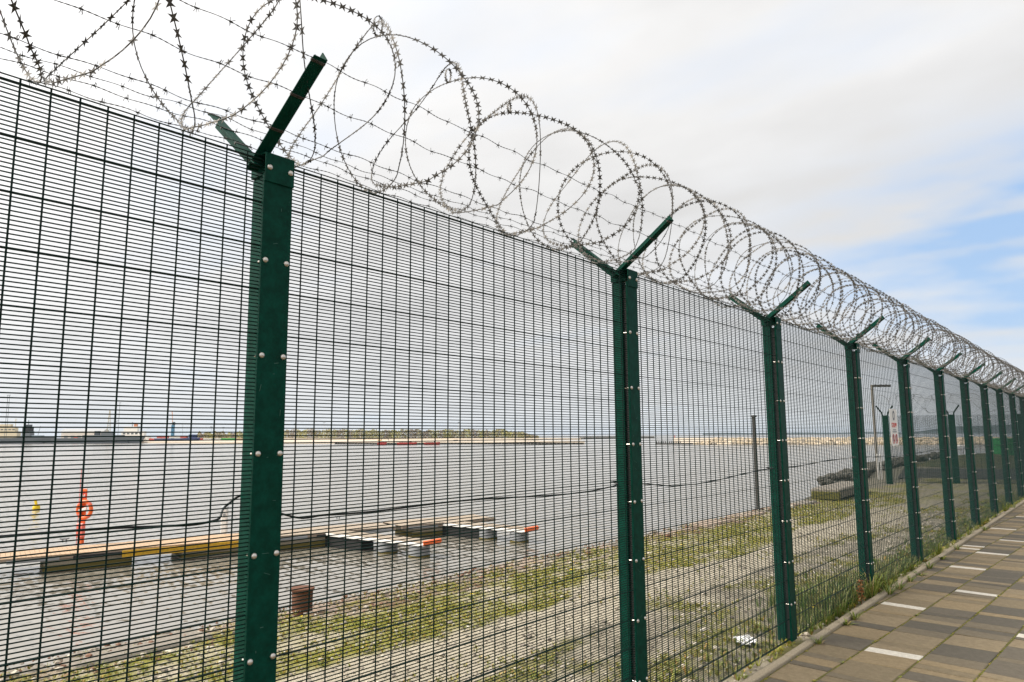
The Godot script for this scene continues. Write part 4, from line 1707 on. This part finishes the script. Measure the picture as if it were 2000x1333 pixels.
	part("roof", b, mat(0.36, 0.37, 0.38, 0.8), t)
	for k in 6:
		far_box(t, "door", s, -36 + k * 13.0, -29 + k * 13.0, 1, 12, 0.0, 0.3, mat(0.2, 0.22, 0.24, 0.8))
	r = far_thing("white_ferry", "white harbour vessel with stepped superstructure at the far quay", "ship", 262, 863.0)
	t = r[0]
	s = r[1]
	hull(t, s, 60, 9, 12, white, -1.0)
	far_box(t, "superstructure", s, -24, 20, 9, 20, -5, 5, white)
	far_box(t, "upper_deck", s, -20, 6, 20, 29, -4, 4, white)
	far_box(t, "funnel", s, -2, 4, 29, 34, -2, 2, mat(0.5, 0.2, 0.1, 0.6))
	for k in 5:
		far_box(t, "window_band", s, -21 + k * 8.0, -16 + k * 8.0, 14, 16.5, 4.95, 5.2, dgrey)
	far_pole(t, "mast", s, [[-6, 29, 0], [-6, 38, 0]], 0.5, dgrey)
	far_pole(t, "boom", s, [[4, 30, 0], [28, 25, 0]], 0.4, mat(0.3, 0.42, 0.5, 0.6))
	r = far_thing("blue_barge", "low dark blue barge stacked with red and white cargo", "barge", 345, 864.5)
	t = r[0]
	s = r[1]
	hull(t, s, 84, 7.5, 12, mat(0.035, 0.05, 0.14, 0.6), 1.0)
	far_box(t, "wheelhouse", s, 24, 38, 8, 15, -4, 4, mat(0.03, 0.05, 0.15, 0.6))
	far_box(t, "cargo", s, -38, -16, 8, 12, -4, 4, mat(0.46, 0.10, 0.08, 0.7))
	far_box(t, "cargo", s, -14, 8, 8, 12, -4, 4, pale)
	far_box(t, "cargo", s, 8, 20, 8, 11, -4, 4, mat(0.46, 0.10, 0.08, 0.7))
	r = far_thing("harbour_crane", "blue harbour crane with thin orange jib on the far quay", "crane", 336, 863.0)
	t = r[0]
	s = r[1]
	far_box(t, "tower", s, -2.4, 2.4, 0, 32, -2.4, 2.4, mat(0.04, 0.16, 0.28, 0.6))
	far_box(t, "cab", s, -1.2, 3.0, 32, 38, -2, 2, dgrey)
	for q in [-1.0, 1.0]:
		far_pole(t, "jib_rail", s, [[-1, 34, q * 1.0], [-3.5 + q * 1.1, 59, q]], 0.35, mat(0.6, 0.25, 0.08, 0.6))
	# containers
	for a in [[275, 6, 0], [296, 6, 1], [404, 8, 3], [425, 6, 3], [436, 5, 2], [450, 12, 2], [466, 6, 4], [318, 7, 1], [388, 6, 1]]:
		var cn := ["grey", "red", "green", "white", "tan"]
		var cc := [pale, mat(0.5, 0.08, 0.06, 0.6), mat(0.05, 0.42, 0.09, 0.6), white, mat(0.55, 0.40, 0.25, 0.7)]
		r = far_thing("shipping_container", "%s shipping container on the far quay" % cn[a[2]], "container", a[0], 863.6, "containers on the far quay")
		far_box(r[0], "body", r[1], -a[1], a[1], 1.0, 6.6, -5, 0, cc[a[2]])
		for k in 5:
			far_box(r[0], "rib", r[1], -a[1] * 0.9 + k * a[1] * 0.42, -a[1] * 0.9 + k * a[1] * 0.42 + 0.5, 1.4, 6.2, 0.0, 0.25, cc[a[2]])
	# red work barges
	for a in [[746, 8.5, "red work barge carrying the excavator by the pile wall"], [794, 18.5, "long red work barge moored at the pile wall"], [843, 15, "red work barge with a low dark deck by the pile wall"]]:
		r = far_thing("work_barge", a[2], "barge", a[0], 869.3, "red barges at the pile wall")
		s = r[1]
		hull(r[0], s, a[1] * 2.0, 4.2, 9, mat(0.48, 0.045, 0.04, 0.6), 1.0)
		far_box(r[0], "deck", s, -a[1] * 0.8, a[1] * 0.5, 4.2, 5.0, -3.5, 3.5, mat(0.2, 0.06, 0.05, 0.7) if a[0] != 843 else dgrey)
		far_box(r[0], "winch", s, a[1] * 0.3, a[1] * 0.5, 5.0, 6.8, -1, 1, dgrey)
	r = far_thing("excavator", "yellow excavator with raised black arm on the red barge", "excavator", 742, 864.6)
	t = r[0]
	s = r[1]
	far_box(t, "tracks", s, -4, 4, 0.2, 2.0, -2.5, 2.5, M.rubber_gap_black)
	far_box(t, "cab", s, -4.5, 3, 2.0, 5.2, -2, 2, M.yellow)
	far_pole(t, "boom", s, [[2, 4, 0], [5, 9, 0], [12, 11.5, 0]], 0.6, M.rubber_gap_black)
	far_pole(t, "stick", s, [[12, 11.5, 0], [18, 2.5, 0]], 0.5, M.rubber_gap_black)
	far_box(t, "bucket", s, 16.5, 19, 0.8, 3.2, -1, 1, M.rubber_gap_black)
	r = far_thing("site_hut", "small blue hut on the sand of the far shore", "hut", 890, 864.6)
	far_box(r[0], "body", r[1], -4, 4, 0.4, 4.2, -3, 3, mat(0.08, 0.17, 0.24, 0.7))
	far_box(r[0], "roof", r[1], -4.4, 4.4, 4.2, 4.9, -3.4, 3.4, dgrey)
	# breakwaters and the pier heads
	b = MB.new()
	var f0 := under(1135, 857.0, WATER)
	var f1 := under(1275, 856.0, WATER)
	b.box(Transform3D(Basis(Vector3.UP, atan2(-(f1 - f0).z, (f1 - f0).x)), (f0 + f1) * 0.5), Vector3((f1 - f0).length(), 3.4, 14.0), 1.0)
	tag(part("outer_mole", b, M.darkstone, self), "thin dark outer mole on the horizon between the pier heads", "breakwater")
	b = MB.new()
	f0 = under(1281, 868.6, WATER)
	f1 = under(1362, 868.2, WATER)
	b.box(Transform3D(Basis(Vector3.UP, atan2(-(f1 - f0).z, (f1 - f0).x)), (f0 + f1) * 0.5 + Vector3(0, 0.1, 0)), Vector3((f1 - f0).length(), 0.9, 4.0), 0.1)
	tag(part("pier_head", b, mat(0.05, 0.045, 0.04, 0.8), self), "low dark pier head with posts in front of the rock breakwater", "pier")
	for k in 12:
		var pp := under(1283.0 + k * 4.2, 867.6, WATER)
		var pt := MB.new()
		pt.tube(PackedVector3Array([Vector3(0, 0, 0), Vector3(0, 1.3, 0)]), 0.22, 6, -1.0, true)
		tag(part("mooring_pile", pt, mat(0.05, 0.045, 0.04, 0.8), self, at(pp)), "short dark pile standing along the low pier head", "pile", "piles of the pier head")
	r = far_thing("beacon", "slim red harbour beacon on the end of the rock breakwater", "beacon", 1318.5, 866.0)
	far_pole(r[0], "tower", r[1], [[0, 0, 0], [0, 13, 0]], 0.55, M.red)
	far_box(r[0], "lantern", r[1], -0.9, 0.9, 13, 15, -0.9, 0.9, M.red)
	# sand body of the breakwater
	b = MB.new()
	var bw := thing("rock_breakwater", "long breakwater of tan boulders across the harbour mouth", "breakwater")
	f0 = under(1316, 866.6, WATER)
	f1 = under(1400, 866.0, WATER)
	var f2 := under(1800, 866.5, WATER)
	var f3 := under(2300, 866.5, WATER)
	var crest := [2.6, 2.6, 2.2, 2.2]
	var ends := [f0, f1, f2, f3]
	for k in 3:
		var q0: Vector3 = ends[k]
		var q1: Vector3 = ends[k + 1]
		var away := ((q0 + q1) * 0.5 - CAM)
		away.y = 0
		away = away.normalized()
		b.poly([q0, q1, q1 + away * 6.0 + Vector3(0, crest[k + 1], 0), q0 + away * 6.0 + Vector3(0, crest[k], 0)], Vector3.UP)
		b.poly([q0 + away * 6.0 + Vector3(0, crest[k], 0), q1 + away * 6.0 + Vector3(0, crest[k + 1], 0), q1 + away * 16.0, q0 + away * 16.0], Vector3.UP)
	part("sand_core", b, M.sand, bw)
	var groups := [[], [], []]
	var rk := []
	for k in 3:
		rk.append(rock(80 + k))
	var tc := []
	for k in 3:
		tc.append([])
	for k in 2600:
		var u := rng.randf_range(1352, 2080)
		var up := rng.randf()
		if u < 1400.0 and up > (u - 1352.0) / 48.0:
			continue
		var p := under(u, 868.6 - 1.0 * up, WATER)
		var s2 := rng.randf_range(0.5, 1.05)
		var i := rng.randi() % 3
		groups[i].append(Transform3D(Basis.from_euler(Vector3(rng.randf() * 6, rng.randf() * 6, 0)).scaled(Vector3(s2 * 1.2, s2 * 0.8, s2)), p + Vector3(0, 0.1 + up * 2.2, 0)))
		var cc := Color(0.52, 0.42, 0.28).lerp(Color(0.26, 0.23, 0.19), rng.randf())
		if rng.randf() < 0.25:
			cc = Color(0.60, 0.50, 0.38)
		tc[i].append(cc)
	for k in 3:
		scatter("boulders", rk[k], M.tint, groups[k], tc[k], bw)
	# far hills beyond the breakwater
	b = MB.new()
	var prof := []
	var steps := 60
	for k in steps + 1:
		var u := lerpf(1375, 2500, float(k) / steps)
		var az := under(u, 900, WATER) - CAM
		az.y = 0
		var p := CAM + az.normalized() * 4200.0
		p.y = WATER
		var h := 9.0 + 4.0 * sin(k * 0.8) * 0.3
		if u > 1760:
			h += 26.0 * smoothstep(1760, 1880, u) + 4.0 * sin(u * 0.02)
		prof.append([p, h])
	for k in steps:
		b.poly([prof[k][0], prof[k + 1][0], prof[k + 1][0] + Vector3(0, prof[k + 1][1], 0), prof[k][0] + Vector3(0, prof[k][1], 0)], CAM - prof[k][0])
		var back2: Vector3 = (prof[k][0] - CAM).normalized() * 600.0
		b.poly([prof[k][0] + Vector3(0, prof[k][1], 0), prof[k + 1][0] + Vector3(0, prof[k + 1][1], 0), prof[k + 1][0] + back2, prof[k][0] + back2], Vector3.UP)
	tag(part("hills", b, mat(0.11, 0.14, 0.145, 0.95), self), "low blue wooded hills on the far horizon", "hills", "", "structure")

# ------------------------------------------------------------------ plants
func blades(n: int, h: float, spread: float, seed_: int, wide: float, dry: float) -> ArrayMesh:
	var r2 := RandomNumberGenerator.new()
	r2.seed = seed_
	var b := MB.new()
	b.tinted = true
	for k in n:
		var a := r2.randf() * TAU
		var d := Vector3(cos(a), 0, sin(a))
		var s := d.cross(Vector3.UP)
		var hh := h * r2.randf_range(0.5, 1.1)
		var lean := spread * r2.randf_range(0.3, 1.2)
		var o := d * spread * 0.2 * r2.randf()
		var w := wide * r2.randf_range(0.7, 1.2)
		var m := o + d * lean * 0.45 + Vector3(0, hh * 0.72, 0)
		var e := o + d * lean + Vector3(0, hh * r2.randf_range(0.75, 1.0), 0)
		b.col = Color(0.09, 0.15, 0.02).lerp(Color(0.22, 0.25, 0.035), r2.randf())
		if r2.randf() < dry:
			b.col = Color(0.30, 0.22, 0.09)
		b.poly([o - s * w, o + s * w, m + s * w * 0.9, m - s * w * 0.9], d + Vector3(0, 0.3, 0))
		b.poly([m - s * w * 0.9, m + s * w * 0.9, e], d + Vector3(0, 0.6, 0))
	return b.mesh()

func make_plants() -> void:
	# short turf on the quay
	var tuft := blades(9, 0.035, 0.035, 1, 0.0028, 0.18)
	var xfs := []
	var cols := []
	for k in 42000:
		var z := lerpf(0.4, -24.0, pow(rng.randf(), 1.4))
		var x := rng.randf_range(EDGE + 0.05, 0.05)
		var info := ground_at(x, z)
		if rng.randf() > info.green * 0.95:
			continue
		var s := rng.randf_range(0.6, 1.25)
		if x > -0.5 and rng.randf() < 0.5:
			s *= 1.8
		xfs.append(Transform3D(Basis(Vector3.UP, rng.randf() * TAU).scaled(Vector3(s, s * rng.randf_range(0.7, 1.2), s)), Vector3(x, -0.012, z)))
		cols.append(Color(1, 1, 1).lerp(Color(1.7, 1.3, 0.8), rng.randf()))
	tag(scatter("turf", tuft, M.leaf, xfs, cols, self), "short yellow green turf growing on the gravel quay strip", "grass", "", "stuff")
	# long grass along the fence foot, beyond the third post
	var tall := blades(11, 0.24, 0.12, 2, 0.004, 0.16)
	xfs = []
	cols = []
	for k in 2600:
		var z := lerpf(-6.9, -26.0, pow(rng.randf(), 1.2))
		var thick := 0.35
		if z < -7.2 and z > -11.2:
			thick = 1.0
		if rng.randf() > thick:
			continue
		var x := 0.02 - absf(rng.randfn(0, 0.26))
		var s := rng.randf_range(0.35, 1.0) * (1.25 if z < -7.6 and z > -9.4 else 0.8)
		xfs.append(Transform3D(Basis(Vector3.UP, rng.randf() * TAU).scaled(Vector3(s, s, s)), Vector3(x, -0.03, z)))
		cols.append(Color(0.85, 0.95, 0.8).lerp(Color(0.5, 0.8, 0.6), rng.randf()))
	tag(scatter("long_grass", tall, M.leaf, xfs, cols, self), "long green grass growing along the foot of the mesh fence", "grass", "", "stuff")
	# moss and seedlings in the joints of the slabs
	var mo := blades(8, 0.014, 0.022, 3, 0.003, 0.15)
	xfs = []
	cols = []
	for k in 11000:
		var z := -lerpf(4.5, 24.0, pow(rng.randf(), 1.5))
		var row := rng.randi_range(-3, 6)
		var x := 0.164 + row * 0.42 + 0.054 * -z + rng.randfn(0, 0.005)
		if x < 0.17:
			x = 0.172 + absf(rng.randfn(0, 0.008))
		if x > 3.2:
			continue
		var s := rng.randf_range(0.35, 0.9)
		if rng.randf() < 0.03:
			s *= 1.8
		xfs.append(Transform3D(Basis(Vector3.UP, rng.randf() * TAU).scaled(Vector3(s, s * 0.7, s)), Vector3(x, -0.008, z)))
		cols.append(Color(1.5, 1.35, 0.8))
	tag(scatter("joint_moss", mo, M.leaf, xfs, cols, self), "moss and seedlings in the joints of the pavement slabs", "moss", "", "stuff")
	# weeds at the kerb
	var w1 := blades(26, 0.11, 0.12, 4, 0.005, 0.1)
	var w2 := blades(34, 0.24, 0.22, 5, 0.0045, 0.08)
	var w3 := blades(18, 0.05, 0.09, 6, 0.007, 0.15)
	var spots := [[0.19, -6.55, 0, 0.7], [0.185, -7.35, 2, 1.2], [0.19, -7.6, 0, 0.9], [0.06, -8.75, 1, 1.25], [0.17, -9.0, 0, 1.1], [0.10, -9.25, 1, 0.8], [0.2, -9.35, 0, 1.0], [0.19, -9.9, 0, 0.8], [0.2, -10.4, 2, 1.2], [0.19, -11.0, 0, 0.9], [0.19, -11.9, 2, 1.3], [0.05, -12.4, 1, 0.9], [0.19, -13.0, 0, 0.8], [0.06, -15.0, 1, 0.8], [0.19, -15.8, 0, 0.9], [0.05, -20.0, 1, 1.0], [0.12, -20.6, 1, 0.8], [0.61, -8.15, 2, 0.5], [0.5, -6.15, 2, 0.45]]
	for a in spots:
		var label: String = ["leafy green weed clump growing out of the kerb joint", "tall grass clump growing at the foot of the fence", "flat rosette of weed leaves in the pavement joint"][a[2]]
		var t := thing("weed_clump", label, "weeds", Vector3(a[0], -0.01, a[1]), rng.randf() * TAU, ["weed clumps on the kerb", "tall grass clumps at the fence", "weed rosettes in the pavement"][a[2]])
		part("leaves", [w1, w2, w3][a[2]], M.leaf, t, Transform3D(Basis.IDENTITY.scaled(Vector3.ONE * a[3]), Vector3.ZERO))
	# a dock plant with red brown seed stalk
	var dk := thing("dock_plant", "red brown dried dock plant at the kerb by the fence", "plant", Vector3(0.055, -0.02, -8.35))
	var b := MB.new()
	b.tinted = true
	for k in 90:
		var y := rng.randf_range(0.03, 0.26)
		var a := rng.randf() * TAU
		var rr := 0.035 * (1.0 - y * 2.0) + 0.012
		b.col = Color(0.26, 0.09, 0.03).lerp(Color(0.34, 0.17, 0.05), rng.randf())
		var c := Vector3(cos(a) * rr * rng.randf(), y, sin(a) * rr)
		var e := Vector3(rng.randfn(0, 1), rng.randfn(0, 1), rng.randfn(0, 1)).normalized() * 0.012
		var g := e.cross(Vector3(rng.randfn(0, 1), 1, rng.randfn(0, 1))).normalized() * 0.008
		b.poly([c - e, c + g, c + e, c - g], Vector3.UP)
	part("seed_heads", b, M.leaf, dk)
	b = MB.new()
	b.tube(PackedVector3Array([Vector3.ZERO, Vector3(0.01, 0.14, 0), Vector3(0.0, 0.27, 0.01)]), 0.004, 5)
	part("stalk", b, mat(0.2, 0.08, 0.03, 0.8), dk)
	# dandelions
	for a in [[-0.14, -7.45, 0.10], [-0.20, -7.65, 0.08], [-0.3, -7.35, 0.09], [-0.1, -7.8, 0.07], [-3.26, -7.8, 0.06], [-3.9, -4.25, 0.05], [-3.3, -6.0, 0.05], [-3.15, -10.6, 0.06]]:
		var t := thing("dandelion", "yellow dandelion flowering in the grass behind the mesh fence", "flower", Vector3(a[0], -0.01, a[1]), rng.randf() * TAU, "dandelions behind the fence")
		b = MB.new()
		b.tube(PackedVector3Array([Vector3.ZERO, Vector3(0.005, a[2], 0)]), 0.002, 5)
		part("stem", b, mat(0.12, 0.18, 0.04, 0.7), t)
		b = MB.new()
		for k in 16:
			var an := TAU * k / 16.0
			var d := Vector3(cos(an), 0.35, sin(an))
			var sd := Vector3(-sin(an), 0, cos(an)) * 0.004
			b.poly([Vector3(0.005, a[2], 0) - sd * 0.4, Vector3(0.005, a[2], 0) + sd * 0.4, Vector3(0.005, a[2], 0) + d * 0.019 + sd, Vector3(0.005, a[2], 0) + d * 0.019 - sd], Vector3.UP)
		part("flower_head", b, mat(0.80, 0.58, 0.01, 0.6), t)
		part("leaves", w3, M.leaf, t, Transform3D(Basis.IDENTITY.scaled(Vector3.ONE * 0.9), Vector3.ZERO))
